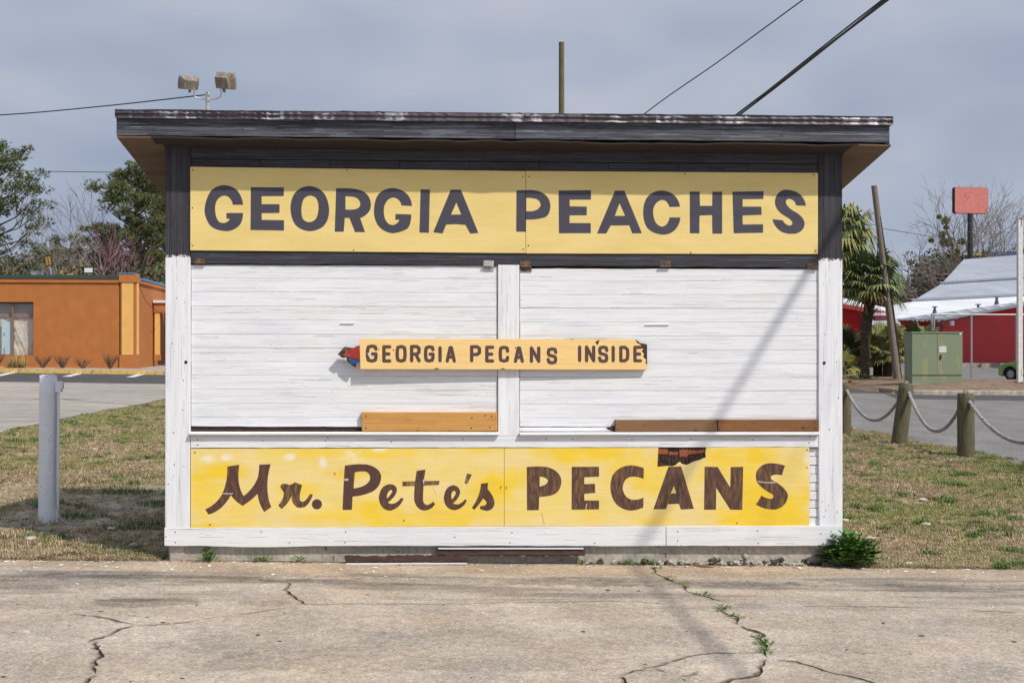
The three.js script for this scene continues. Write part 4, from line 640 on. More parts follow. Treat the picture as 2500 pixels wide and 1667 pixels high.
  tag(plate('broken_arrow_tip', s, tipP, Z - 0.004, 0.016, mat({ map: texture(aw, true), bumpMap: tRot.bumpMap(), bumpScale: 0.01 }), { fit: fitOf(822, 843, 879, 898, Z), bevel: 0.002 }), 'splintered arrow tip with red and blue paint');
  s.traverse((o) => { if (!o.isMesh) return; const p = o.geometry.attributes.position; for (let i = 0; i < p.count; i++) p.setZ(i, p.getZ(i) - 0.016 * (p.getX(i) + 1.05)); });   // hung slightly askew: the right end lies closer to the wall
  for (const X of [900, 1240, 1540]) { const p = onWall(X, 868, 0.012); p.z -= 0.016 * (p.x + 1.05) + 0.004; mesh('spacer_block', local(box(0.05, 0.12, 0.044, p.x, p.y, p.z), s), mBrown, s); }
}
// ---------------------------------------------------------------- lawn, weeds, litter
{
  const r = rng(400), blades = soup();
  for (let k = 0; k < 7; k++) { const a = r() * 6.28, b = r() * 6.28, L = 0.5 + r() * 0.6, w = 0.045, lean = 0.35 + r() * 0.55, o = V(Math.cos(b) * 0.35 * r(), 0, Math.sin(b) * 0.35 * r()), d = V(Math.cos(a), 0, Math.sin(a)), s = V(-d.z, 0, d.x), m = o.clone().addScaledVector(d, L * lean * 0.4).add(V(0, L * 0.62, 0)), t = o.clone().addScaledVector(d, L * lean).add(V(0, L * (0.9 - lean * 0.5), 0));
    const p = o.clone().addScaledVector(s, w), q = o.clone().addScaledVector(s, -w), e = m.clone().addScaledVector(s, w * 0.7), f = m.clone().addScaledVector(s, -w * 0.7); blades.tri(p, q, f); blades.tri(p, f, e); blades.tri(e, f, t); }
  const geo = blades.geo(), m = mat({ roughness: 0.95, side: THREE.DoubleSide });
  const straw = [[0.45, 0.34, 0.20], [0.36, 0.265, 0.16], [0.54, 0.43, 0.27], [0.27, 0.2, 0.125]], leaf = [[0.26, 0.27, 0.085], [0.20, 0.23, 0.065], [0.33, 0.32, 0.12]], lush = [[0.11, 0.19, 0.045], [0.09, 0.165, 0.035]];
  const list = [];
  function sow(n, fx, ok) {
    for (let i = 0; i < n; i++) {
      const [x, z] = fx(); if (!ok(x, z)) continue;
      const b = bare(x, z), g = green(x, z); if (b > 0.16 && r() < 0.8) continue; if (b > 0.05 && r() < 0.35) continue;
      const tuft = n2(x * 1.1 + 40, z * 1.3) > 0.55 && n2(x * 3.3, z * 3.1 + 9) > 0 ? 1 : 0;
      const k = tuft && g > 0.35 && r() < 0.8 ? lush[(r() * 2) | 0] : r() < clamp((g - 0.30) * 1.5, 0.03, 0.86) ? leaf[(r() * 3) | 0] : straw[(r() * 4) | 0];
      list.push([x, z, (0.022 + r() * 0.030) * (tuft ? 1.6 : 1) * (k === undefined ? 1 : 1), k]);
    }
  }
  const deep = (near, far) => { const t = r(); return -near - (far - near) * Math.pow(t, 1.5); };
  sow(120000, () => { const z = deep(-0.05, 27); return [-2.6 - r() * 6.6, z]; }, (x, z) => x > lotX(z) + 0.04 && z < apronZ(x));
  sow(20000, () => [-2.5 - r() * 3.4, -1.4 * r() * r() + 0.06], (x, z) => z < apronZ(x) + 0.03 * r());
  sow(105000, () => { const z = deep(-0.15, 17); return [2.5 + r() * 6, z]; }, (x, z) => x < lawnEdge(z) - 0.05 && z < apronZ(x) - 0.02);
  sow(20000, () => [2.5 + r() * 3.2, 0.22 - 1.3 * r() * r()], (x, z) => z < apronZ(x) + 0.03 * r());
  sow(9000, () => [-2.4 + r() * 4.8, -2.7 - r() * 12], () => true);
  sow(6000, () => { const z = -r() * 17; return [lawnEdge(z) - 0.35 + r() * 0.5, z]; }, () => true);
  const inst = new THREE.InstancedMesh(geo, m, list.length), M = new THREE.Matrix4(), Q = new THREE.Quaternion(), S = V(1, 1, 1), C = new THREE.Color();
  list.forEach(([x, z, s, k], i) => { Q.setFromAxisAngle(V(0, 1, 0), r() * 6.28); S.set(s * (1 + r()), s * (0.7 + r() * 0.7), s * (1 + r())); M.compose(V(x, groundY(x, z) - 0.014, z), Q, S); inst.setMatrixAt(i, M); const v = 0.8 + r() * 0.4; inst.setColorAt(i, C.setRGB(k[0] * v, k[1] * v, k[2] * v)); });
  inst.name = 'lawn_grass'; inst.castShadow = inst.receiveShadow = true; scene.add(inst); tag(inst, 'short patchy winter lawn, straw brown and green, around the stand', 'grass', null, 'stuff');
}
// leafy weeds: stems with lobed leaves
const mWeed = mat({ vertexColors: true, roughness: 0.6, side: THREE.DoubleSide });
function leafAt(s, base, dir, up, L, W, k, lobes = 3) {
  const side = dir.clone().cross(up).normalize(), n = side.clone().cross(dir).normalize(), pt = (a, b, c = 0) => base.clone().addScaledVector(dir, a * L).addScaledVector(side, b * W).addScaledVector(n, (c - 0.5 * a * a) * L * 0.4);
  const mid = []; for (let i = 0; i <= lobes; i++) mid.push(i / lobes);
  for (let i = 0; i < lobes; i++) { const a = mid[i], b = mid[i + 1], w = Math.sin((a + b) / 2 * 3.14) * 0.5 + 0.12; for (const q of [-1, 1]) { s.tri(pt(a, 0), pt((a + b) / 2 + 0.08, q * w, 0.16), pt(b, 0), k); s.tri(pt(a, 0), pt(a + 0.04, q * w * 0.7, 0.12), pt((a + b) / 2 + 0.08, q * w, 0.16), k); } }
}
function weed(name, at, R, H, n, L, label, group, seed, tone = 1) {
  const r = rng(seed), t = thing(name, label, 'plant', at, group), s = soup(), st = [];
  for (let i = 0; i < n; i++) {
    const a = r() * 6.28, q = Math.sqrt(r()), h = H * (0.12 + 0.88 * Math.pow(r(), 0.8)) * (1 - 0.55 * q * q), p = V(Math.cos(a) * R * q, h, Math.sin(a) * R * q * 0.8), d = V(Math.cos(a) * (0.3 + q), 0.35 + r() * 0.5, Math.sin(a) * (0.3 + q)).normalize();
    d.x += (r() - 0.5) * 0.9; d.z += (r() - 0.5) * 0.9; d.normalize(); const g = (0.75 + r() * 0.5) * tone; leafAt(s, p, d, V(0, 1, 0), L * (0.6 + r() * 0.7), L * (0.45 + r() * 0.3), [(0.07 + 0.05 * r()) * g, (0.16 + 0.06 * r()) * g, 0.03 * g], 3);
    if (i % 7 === 0) st.push(limb([V(p.x * 0.15, 0, p.z * 0.15), V(p.x * 0.6, h * 0.6, p.z * 0.6), p], [0.004, 0.003, 0.002], 4));
  }
  mesh('foliage', s.geo(), mWeed, t); mesh('stem', merge(st), mat({ color: 0x56702f }), t); return t;
}
{
  const b = onGround(2078, 1380); b.x -= 0.02; b.z = 0.06;
  weed('leafy_weed', V(b.x, groundY(b.x, 0.06), 0.06), 0.17, 0.23, 420, 0.075, 'lush green leafy weed at the corner of the stand foundation', null, 71);
  const w2 = onGround(515, 1366); weed('foundation_weed', V(w2.x, groundY(w2.x, w2.z), 0.04), 0.05, 0.07, 50, 0.035, 'single small green weed at the foot of the foundation below the M', null, 72);
  let k = 0; for (const [px, py, R, H, n] of [[640, 1366, 0.08, 0.035, 60], [735, 1362, 0.06, 0.04, 40], [938, 1352, 0.03, 0.05, 20], [990, 1350, 0.03, 0.05, 20], [1580, 1370, 0.05, 0.03, 30], [1415, 1374, 0.05, 0.03, 36], [1530, 1380, 0.08, 0.03, 40]]) { const p = onGround(px, py); p.z = Math.max(p.z, 0.03); p.y = groundY(p.x, p.z) + 0.003; weed('foundation_weed', p, R, H, n, 0.022, 'low weed sprouting between the apron and the stand foundation', 'weeds along the foundation', 80 + k++, 0.9); }
  const d2 = (x, y) => onGround(1250 + x * 1250 / 2352, 1340 + y * 327 / 615);
  for (const [x, y, R, n] of [[668, 92, 0.05, 30], [728, 144, 0.05, 26], [798, 180, 0.035, 22], [880, 216, 0.07, 44], [972, 278, 0.07, 40], [1030, 318, 0.06, 44], [1140, 410, 0.05, 30], [1164, 440, 0.07, 60], [1166, 478, 0.06, 40], [955, 290, 0.04, 20]]) { const p = d2(x, y); p.y -= 0.004; weed('crack_weed', p, R * 0.8, 0.03, Math.round(n * 0.7), 0.019, 'small weed growing in the long crack of the concrete apron', 'weeds in the apron crack', 100 + k++, 1.0); }
  const tuftM = mat({ vertexColors: true, side: THREE.DoubleSide }), r = rng(222);
  for (const [px, py, R] of [[215, 1185, 0.45], [290, 1165, 0.5], [365, 1160, 0.4], [200, 1260, 0.18], [240, 1345, 0.25], [100, 1312, 0.18], [395, 1230, 0.2], [330, 1285, 0.2], [310, 1200, 0.2], [2130, 1090, 0.2], [2050, 1100, 0.16], [2230, 1090, 0.2], [2240, 1120, 0.2], [2420, 1120, 0.2], [2350, 1130, 0.25], [2470, 1140, 0.2], [2080, 1080, 0.2], [2060, 1130, 0.2], [2230, 1295, 0.25], [2400, 1290, 0.2], [2440, 1380, 0.25], [205, 1352, 0.25], [330, 1360, 0.16]]) {
    const c = onGround(px, py), s = soup(), nb = 260; for (let i = 0; i < nb; i++) { const a = r() * 6.28, q = Math.sqrt(r()) * R, h = 0.03 + r() * 0.05, o = V(Math.cos(a) * q * 1.4, -0.012, Math.sin(a) * q), b = r() * 6.28, d = V(Math.cos(b), 0, Math.sin(b)), g = 0.7 + r() * 0.6; const sd = V(-d.z, 0, d.x).multiplyScalar(0.003); s.tri(o.clone().add(sd), o.clone().sub(sd), o.clone().addScaledVector(d, h * 0.6).add(V(0, h, 0)), [0.07 * g, 0.135 * g, 0.03 * g]); }
    const t = mesh('grass_tuft', s.geo(), tuftM); t.position.copy(c); tag(t, 'clump of fresh green grass in the dry lawn', 'grass clump', 'green clumps in the lawn');
  }
}
// paint flakes and dead leaves on the concrete
{
  const r = rng(500);
  for (const [name, n, k, rough2, label] of [['paint_flakes', 230, [0.8, 0.8, 0.78], 1, 'white paint flakes scattered on the concrete before the stand'], ['leaf_litter', 420, [0.11, 0.075, 0.05], 0, 'dead leaf scraps and twigs scattered over the concrete']]) {
    const s = soup();
    for (let i = 0; i < n; i++) { const x = -4.5 + r() * 9, z = apronZ(x) + 0.05 + (rough2 ? 0.55 * r() * r() * (r() < 0.15 ? 4 : 1) : r() < 0.6 ? 0.08 * r() - 0.06 : r() * 5), y = groundY(x, z) + 0.006, a = r() * 6.28, L = (0.006 + r() * r() * 0.028) * (rough2 ? 1 : 0.8), w = L * (0.3 + r() * 0.5), h = r() * 0.004, c = Math.cos(a), q = Math.sin(a), P = (u, v, e) => V(x + c * u * L - q * v * w, y + e, z + q * u * L + c * v * w); const p = [P(-1, -0.4, 0), P(-0.2, -1, h), P(1, -0.2, 0.001), P(0.5, 0.9, h), P(-0.7, 0.7, 0.001)]; for (let m = 1; m < 4; m++) s.tri(p[0], p[m + 1], p[m]); }
    const g = mesh(name, s.geo(), mat({ color: new THREE.Color().setRGB(...k), side: THREE.DoubleSide })); tag(g, label, 'litter', null, 'stuff');
  }
  // pale limestone chips in the lawn
  const stones = [[2262, 1282, .035], [2125, 1316, .03], [2137, 1317, .03], [2218, 1380, .035], [2255, 1222, .04], [2062, 1272, .03], [75, 1318, .04], [60, 1265, .03], [195, 1030, .03], [150, 1065, .03], [230, 1098, .03], [335, 1120, .02], [270, 1292, .03], [325, 1332, .03], [62, 1545, .02]];
  stones.forEach(([px, py, R], i) => { const p = onGround(px, py), g = mergeVertices(new THREE.IcosahedronGeometry(R, 1).deleteAttribute('uv').deleteAttribute('normal')), q = g.attributes.position; for (let k = 0; k < q.count; k++) { const f = 1 + 0.35 * n3(q.getX(k) * 30 + i * 9, q.getY(k) * 30, q.getZ(k) * 30); q.setXYZ(k, q.getX(k) * f * 1.2, q.getY(k) * f * 0.5, q.getZ(k) * f); } g.computeVertexNormals(); const m = mesh('limestone_chip', g, mat({ color: 0xb8aea2 })); m.position.copy(p); m.position.y += R * 0.2; tag(m, 'pale limestone chip lying in the dry grass', 'stone', 'limestone chips in the lawn'); });
}
// fallen trim boards by the foundation
{
  const mk = (name, label, a, b, w, th, m2, tilt) => {
    const p = onGround(...a), q = onGround(...b); p.z = m2 ? 0.02 : 0.1; q.z = m2 ? 0.035 : 0.11; p.y = groundY(p.x, p.z) + 0.006; q.y = groundY(q.x, q.z) + 0.006; const c = p.clone().lerp(q, 0.5), L = p.distanceTo(q), t = thing(name, label, 'board', c);
    t.rotation.y = Math.atan2(-(q.z - p.z), q.x - p.x); t.rotation.z = tilt;
    const pts = [], r = rng(a[0] | 0), n = 40; for (let i = 0; i <= n; i++) pts.push(new THREE.Vector2(lerp(-L / 2, L / 2, i / n) + (i === 0 ? -0.05 * r() : 0), w + (r() - 0.5) * w * 0.3)); for (let i = n; i >= 0; i--) pts.push(new THREE.Vector2(lerp(-L / 2, L / 2, i / n), (r()) * 0.003));
    const g = new THREE.ExtrudeGeometry(new THREE.Shape(pts), { depth: th, bevelEnabled: false }); g.translate(0, 0, -th / 2); g.rotateX(-0.35); g.translate(0, m2 ? 0.05 : 0.012, 0); mesh('rotten_board', uvBox(g), mRot, t);
    const s = box(L * 0.98, 0.009, 0.008, 0, 0, th / 2 + 0.006); s.translate(0, m2 ? w * 0.9 + 0.052 : 0.006, m2 ? -0.012 : 0.012); mesh('white_edge', s, mWhite2, t); return t;
  };
  mk('fallen_trim_board', 'rotten fallen trim board with white lower edge lying before the foundation', [846, 1370], [1142, 1373], 0.045, 0.03, false, -0.004);
  mk('fallen_trim_board', 'longer rotten trim board with white top edge leaning on the foundation', [1066, 1362], [1424, 1371], 0.055, 0.025, true, -0.006);
  const p = onGround(1715, 1382), c = mesh('wood_scrap', box(0.14, 0.012, 0.02), mBrown); c.position.set(p.x, groundY(p.x, 0.15) + 0.011, 0.17); c.rotation.set(0.1, -0.35, -0.1); tag(c, 'short splintered brown scrap of wood lying by the crumbled foundation', 'wood scrap');
}
// grey pipe bollard with conduit and switch box
{
  const p = onGround(115, 1275), t = thing('bollard', 'grey painted pipe bollard with conduit standing in the lawn', 'bollard', V(p.x, groundY(p.x, p.z), p.z)), k = 11.75 / FOCAL, m = matTex(pixelTex(1024, 256, 1.35, 0.46, (u, v) => { const a = tile(u, v, 9, 4, 111), b = tile(u, v, 60, 30, 113), s = R0() - 0.5, k = 1 + 0.035 * a + 0.03 * s, foot = smooth(0.075 - u, 0, 0.06), rim = smooth(u - 0.93, 0, 0.03); return b + 0.3 * a > 0.86 - 0.75 * foot - 0.3 * rim ? [120 * k, 104 * k, 92 * k, 90] : a * 0.6 + b * 0.5 > 0.5 ? [208 * k, 206 * k, 204 * k, 130] : [233 * k, 234 * k, 237 * k, 150]; }), { roughness: 0.5 }, 0.001);
  const R = 0.072, H = 1.235, pr = [V(0.0, -0.05, 0)]; const pts = []; for (let i = 0; i <= 10; i++) pts.push(V(lerp(-0.006, 0.006, i / 10), lerp(-0.04, H, i / 10), 0));
  mesh('pipe', limb(pts, pts.map(() => R), 28), m, t);
  const cap = []; const r = rng(8); for (let i = 0; i < 26; i++) { const a = i / 26 * 6.28; cap.push(box(0.018, 0.012 + r() * 0.02, 0.014, 0.006 + Math.cos(a) * 0.06, H, Math.sin(a) * 0.06)); } cap.push(box(0.05, 0.03, 0.05, 0.02, H + 0.005, 0)); mesh('cap', merge(cap), m, t);
  mesh('conduit', limb([V(0.088, 0.01, 0.02), V(0.092, 0.55, 0.02), V(0.094, H - 0.13, 0.02)], [0.013, 0.013, 0.013], 10), m, t);
  const b = mesh('switch_box', box(0.045, 0.09, 0.06, 0.1, H - 0.085, 0.02), m, t); mesh('cover', box(0.022, 0.06, 0.045, 0.125, H - 0.075, 0.025), m, b);
  mesh('cord', cable([V(0.082, H - 0.15, 0.03), V(0.076, 0.8, 0.035), V(0.074, 0.3, 0.036), V(0.09, 0.12, 0.04), V(0.16, 0.005, 0.05), V(0.42, 0.0, 0.06)], 0.006, 40), mat({ color: 0xb6b6b8 }), t);
  // dry vine at the frame's edge
  const v = onGround(-10, 1195), rr = rng(45), vt = thing('dead_vine', 'leafless dead vine stems sprawling in the dry lawn', 'plant', V(v.x, groundY(v.x, v.z), v.z)); for (let i = 0; i < 12; i++) { const P = [V((rr() - 0.5) * 0.1, 0, (rr() - 0.5) * 0.1)]; let d = V((rr() - 0.3) * 0.5, 0.9, (rr() - 0.5) * 0.3); for (let k2 = 0; k2 < 7; k2++) { d.x += (rr() - 0.45) * 0.5; d.y -= 0.22; d.z += (rr() - 0.5) * 0.3; P.push(P[P.length - 1].clone().addScaledVector(d, 0.09)); if (P[P.length - 1].y < 0.004) P[P.length - 1].y = 0.004; } mesh('stem', limb(curvePts(P, 16), Array.from({ length: 17 }, (_, q) => 0.005 - q * 0.00022), 4), mat({ color: 0x8d7a63 }), vt); }
}
// ---------------------------------------------------------------- poles, floodlights and wires behind the stand
{
  const base = atDepth(506, 833, 29), gy = groundY(base.x, base.z), t = thing('floodlight_pole', 'grey pole with two weathered floodlights rising behind the stand roof', 'light pole', V(base.x, gy, base.z));
  const H = 1.59 + (833.5 - 224) * 29 / FOCAL - gy, u = (px) => (px - 506) * 29 / FOCAL, v = (py) => 1.59 + (833.5 - py) * 29 / FOCAL - gy;
  mesh('pole', limb([V(0, -0.02, 0), V(0, H - 1, 0), V(0, H, 0)], [0.07, 0.042, 0.04], 12), matTex(grain(0.6, [170, 170, 168], 0.3, 131, 40, 256), { roughness: 0.6 }, 0.002), t);
  mesh('bracket', merge([box(0.09, 0.03, 0.09, 0, H - 0.08, 0), box(0.08, 0.03, 0.09, 0, H - 0.2, 0), box(0.03, 0.02, 0.12, 0, H - 0.02, 0)]), mMetalGrey, t);
  const mLamp = matTex(grain(0.5, [134, 124, 112], 0.4, 133, 30, 256), { roughness: 0.75 }, 0.004);
  for (const [cx, cy, w, h, rot, hx, hy, yaw] of [[463, 205, 50, 30, -0.22, 475, 222, 0.5], [547, 199, 50, 38, 0.06, 538, 221, -0.45]]) {
    const g = new THREE.Group(); g.name = 'floodlight'; t.add(g); g.position.set(u(cx), v(cy), 0.02); g.rotation.set(0.5, yaw, rot);
    const W = w * 29 / FOCAL, Hh = h * 29 / FOCAL * 1.05, D = 0.24, s = new THREE.BoxGeometry(W, Hh, D, 3, 3, 3), q = s.attributes.position; for (let i = 0; i < q.count; i++) { const f = q.getZ(i) < 0 ? 1 : 0.72; q.setXYZ(i, q.getX(i) * f * (Math.abs(q.getY(i)) > Hh * 0.4 ? 0.94 : 1), q.getY(i) * f, q.getZ(i)); } mesh('housing', uvBox(s), mLamp, g);
    mesh('lens', box(W * 0.9, Hh * 0.85, 0.01, 0, 0, -D / 2 - 0.006), mat({ color: 0x9aa2a8, roughness: 0.2 }), g);
    mesh('knuckle', limb([V(0.0, -Hh * 0.3, D * 0.3), V(0, -Hh * 0.62, D * 0.2)], [0.035, 0.03], 8), mLamp, g);
    mesh('arm', cable([V(0, H - 0.14, 0), V(u(hx) * 0.45, H - 0.16, 0), V(u(hx), v(hy) - 0.12, 0.02), V(u(hx), v(hy) + 0.05, 0.04)], 0.014, 20, 6), mGalv, t);
  }
  // service cable to the lights
  const far = atDepth(-300, 300, 31); tag(mesh('service_cable', cable([V(base.x, gy + H - 0.06, base.z), atDepth(250, 259, 29.6), atDepth(0, 280.5, 30.2), atDepth(-260, 286, 31), atDepth(-700, 275, 32)], 0.014, 60), mWire), 'thin twisted cable running from the floodlight pole to the left', 'cable');
  const sp = atDepth(-700, 833, 32); const g2 = groundY(sp.x, sp.z); mesh('service_pole', limb([V(sp.x, g2 - 0.1, sp.z), V(sp.x, 7.4, sp.z)], [0.13, 0.1], 10), mPostWood).userData = { label: 'wooden service pole carrying the twisted floodlight cable', category: 'pole' };
}
{
  const b = atDepth(1371, 833, 36), gy = groundY(b.x, b.z), top = 1.59 + (833.5 - 103) * 36 / FOCAL;
  mesh('wooden_pole', limb([V(b.x, gy - 0.1, b.z), V(b.x, 4, b.z), V(b.x, top, b.z)], [0.10, 0.085, 0.072], 14), matTex(tPost, { color: 0xd8dcc0 }, 0.006)).userData = { label: 'plain round wooden pole rising above the middle of the stand roof', category: 'pole' };
  // aerial cables over the stand; they run on to a pole behind the viewer
  const main = [V(b.x + 0.1, 4.62, b.z), V(3.35, 4.55, -17), V(3.695, 4.78, -8), V(3.884, 4.95, -3), V(3.998, 5.03, 0), V(4.112, 5.1, 3), V(4.301, 5.22, 8), V(4.6, 5.5, 16), V(5.0, 6.0, 26)], q = curvePts(main, 260), w = [];
  const strands = [[0.017, 0, 0.015], [0.018, 2.1, 0.013], [0.018, 4.2, 0.009]]; const t = thing('cable_bundle', 'thick black bundle of aerial cables passing over the right end of the roof', 'cable', V(4, 5, 0));
  for (const [off, ph, rad] of strands) mesh('strand', local(limb(q.map((p, i) => V(p.x + off * Math.cos(i * 0.05 + ph), p.y + off * Math.sin(i * 0.05 + ph), p.z)), q.map(() => rad), 6), t), mWire, t);
  const th = [V(b.x - 0.3, 4.75, b.z), atDepth(1566, 284, 19), atDepth(1760, 146, 17), atDepth(1960, 0, 15)], l = th[3].clone().sub(th[2]); th.push(th[3].clone().addScaledVector(l, 3.5), th[3].clone().addScaledVector(l, 8), th[3].clone().addScaledVector(l, 14));
  tag(mesh('aerial_wire', cable(th, 0.008, 160), mWire), 'thin dark wire rising steeply beside the thick cable bundle', 'wire');
  mesh('utility_pole', limb([V(5, -0.2, 26.2), V(5, 4, 26.2), V(5, 8, 26.2)], [0.16, 0.14, 0.12], 12), mPostWood).userData = { label: 'utility pole across the concrete apron carrying the aerial cables', category: 'pole' };
}
// ---------------------------------------------------------------- orange building across the car park
const mStucco = (c, s) => matTex(grain(3, c, 0.09, s, 40, 512), {}, 0.004);
{
  const S = 3259 / 62 * 3.92, U = (x) => (x - 1137) / S, base = atDepth(290, 833.5, 62), oy = 1.59, v = (y) => (833.5 - (600 + y / 3.92)) / (S / 3.92);
  const b = thing('orange_building', 'low orange stucco commercial building with yellow pilasters and papered window', 'building', V(base.x, oy, base.z)); b.rotation.y = THREE.MathUtils.degToRad(2.9);
  const mO = mStucco([170, 106, 54], 141), mO2 = mStucco([174, 109, 58], 143), mY = mStucco([220, 172, 98], 145), mGreen = mat({ color: 0x2c4440, roughness: 0.6 }), mBlue = mat({ color: 0x4a86c4, roughness: 0.6 }), G = (groundY(base.x, base.z) - oy) - 0.05;
  const bx = (name, x0, x1, y0, y1, w0, w1, m, par = b) => mesh(name, box(U(x1) - U(x0), v(y0) - v(y1), w1 - w0, (U(x0) + U(x1)) / 2, (v(y0) + v(y1)) / 2, (w0 + w1) / 2), m, par);
  const gb = 600 * 0 + (833.5 - 600 + (-G) * S / 3.92) * 3.92;
  bx('wall', 340, 1137, 355, gb, -0.3, 0, mO); bx('wall', -2400, 340, 355, 540, -0.3, 0, mO); bx('wall', -2400, 340, 1046, gb, -0.3, 0, mO); bx('wall', -2400, -700, 540, 1046, -0.3, 0, mO);
  bx('cornice', -2400, 1137, 318, 354, -0.3, 0.07, mO2); bx('roof_edge', -2400, 1134, 283, 317, -0.3, 0.11, mGreen);
  bx('roof', -2400, 1300, 300, 316, -9, -0.31, mat({ color: 0x6c6a66 }));
  // window: frame, mullions, glass, sheeting hung inside, pale box leaning behind the glass
  for (let k = 0; k < 4; k++) {
    const x1 = 340 - k * 200, x0 = x1 - 200, w = new THREE.Group(); w.name = 'window'; b.add(w);
    bx('glass', x0 + 12, x1 - 14, 552, 1036, -0.2, -0.19, new THREE.MeshPhysicalMaterial({ color: 0xffffff, transmission: 1, thickness: 0, roughness: 0.05, ior: 1.5 }), w);
    bx('mullion', x0 - 6, x0 + 8, 540, 1046, -0.24, -0.12, mat({ color: 0x7e6452 }), w); bx('header', x0 + 8, x1 - 10, 541, 552, -0.24, -0.12, mat({ color: 0x3e3a38 }), w);
    const g = new THREE.PlaneGeometry(U(x1) - U(x0), v(680) - v(1046), 24, 24), p = g.attributes.position; for (let i = 0; i < p.count; i++) p.setZ(i, 0.09 * fbm2(p.getX(i) * 1.6 + k * 5, p.getY(i) * 0.9, 3) + 0.03 * n2(p.getX(i) * 7 + p.getY(i) * 3, k)); g.computeVertexNormals(); g.translate((U(x0) + U(x1)) / 2, (v(680) + v(1046)) / 2, -0.42);
    mesh('plastic_sheet', g, mat({ color: 0xcac4b6, roughness: 0.5, side: THREE.DoubleSide }), w); bx('valance', x0, x1, 648, 684, -0.36, -0.33, mat({ color: 0x8d6f66 }), w); bx('blind', x0, x1, 541, 650, -0.38, -0.36, mat({ color: 0x8e8f8a }), w);
  }
  bx('foam_board', 35, 132, 725, 1040, -0.3, -0.25, mat({ color: 0xb4ccd4 })); bx('interior', -700, 340, 500, 1060, -1.2, -1.1, mat({ color: 0x7d766c }));
  for (const y of [850, 990]) { const a = new THREE.Shape([new THREE.Vector2(0, 0), new THREE.Vector2(0.07, 0.09), new THREE.Vector2(0.11, 0.09), new THREE.Vector2(0.045, 0), new THREE.Vector2(0.11, -0.09), new THREE.Vector2(0.07, -0.09)]); const g = new THREE.ExtrudeGeometry(a, { depth: 0.004, bevelEnabled: false }); g.translate(U(46), v(y), -0.249); mesh('arrow_mark', uvBox(g), mat({ color: 0x2a93a8 }), b); }
  // corner pilaster
  const pl = new THREE.Group(); pl.name = 'pilaster'; b.add(pl); bx('capital', 1137, 1305, 268, 350, -0.75, 0.1, mO2, pl); bx('shaft', 1150, 1296, 350, 1045, -0.72, 0.04, mO, pl); bx('front_face', 1163, 1270, 354, 1043, 0.04, 0.07, mY, pl); bx('side_face', 1296, 1302, 354, 1043, -0.6, -0.1, mY, pl); bx('plinth', 1142, 1304, 1045, gb, -0.75, 0.1, mO2, pl); bx('cap_flashing', 1134, 1290, 258, 267, -0.78, 0.13, mBlue, pl);
  // side wall running back, and the porch beyond
  mesh('wall', box(0.3, v(355) - G, 8.2, U(1296) - 0.15, (v(355) + G) / 2, -4.86), mO, b); mesh('cornice', box(0.38, v(318) - v(354), 8.2, U(1296) - 0.1, (v(318) + v(354)) / 2, -4.86), mO2, b); mesh('roof_edge', box(0.42, v(300) - v(317), 8.2, U(1296) - 0.08, (v(300) + v(317)) / 2, -4.86), mBlue, b);
  const cz = -4.6, cs = 66.6 / 62, X = (x) => (x - 1137) / S * cs - 0.92, Y = (y) => v(y) * cs;
  const pc = new THREE.Group(); pc.name = 'porch'; b.add(pc);
  const pb = (name, x0, x1, y0, y1, w0, w1, m) => mesh(name, box(X(x1) - X(x0), Y(y0) - Y(y1), w1 - w0, (X(x0) + X(x1)) / 2, (Y(y0) + Y(y1)) / 2, (w0 + w1) / 2), m, pc);
  pb('porch_roof', 1470, 2300, 520, 545, cz - 3, cz + 0.1, mat({ color: 0xd8d8d4 })); pb('porch_beam', 1474, 2300, 546, 638, cz - 0.3, cz, mO2); pb('porch_pillar', 1482, 1527, 639, 1042, cz - 0.28, cz - 0.04, mY); pb('plinth', 1476, 1534, 1042, 1096, cz - 0.32, cz, mO2); pb('rear_wall', 1500, 2300, 560, 1096, cz - 2.6, cz - 2.5, mO);
  mesh('hanging_wire', cable([V(U(1305), v(375), -0.5), V(U(1340), v(520), -1.4), V(U(1400), v(610), -2.8), V(U(1440), v(600), -4.2)].map((p) => V(Math.max(p.x, U(1296) + 0.04), p.y, p.z)), 0.012, 20), mBlack, b);
  // fittings on the roof: each a thing of its own
  const put = (name, label, cat, f) => { const t = thing(name, label, cat, b.localToWorld(V(0, 0, 0))); t.rotation.y = b.rotation.y; f(t); return t; };
  b.updateMatrixWorld(true); const wp = (x, y, w) => V(U(x), v(y), w);
  put('roof_unit', 'small grey air unit on the orange building roof', 'roof unit', (t) => { mesh('casing', box(0.46, 0.26, 0.4, U(318), v(262), -1.2), mMetalGrey, t); mesh('lid', box(0.5, 0.03, 0.44, U(318), v(238), -1.2), mMetalGrey, t); });
  put('solar_lamp', 'tilted solar lamp with yellow cells on the orange building roof', 'lamp', (t) => { mesh('pole', limb([wp(483, 300, -0.5), wp(470, 200, -0.5)], [0.035, 0.035], 8), mGalv, t); const h = mesh('head', box(0.34, 0.46, 0.06), mBlack, t); h.position.copy(wp(455, 142, -0.5)); h.rotation.z = 0.16; for (let i = 0; i < 2; i++) for (let k = 0; k < 4; k++) mesh('cell', box(0.105, 0.072, 0.01, -0.068 + i * 0.136, 0.15 - k * 0.1, 0.034), mat({ color: 0xb08e3c, roughness: 0.4 }), h); });
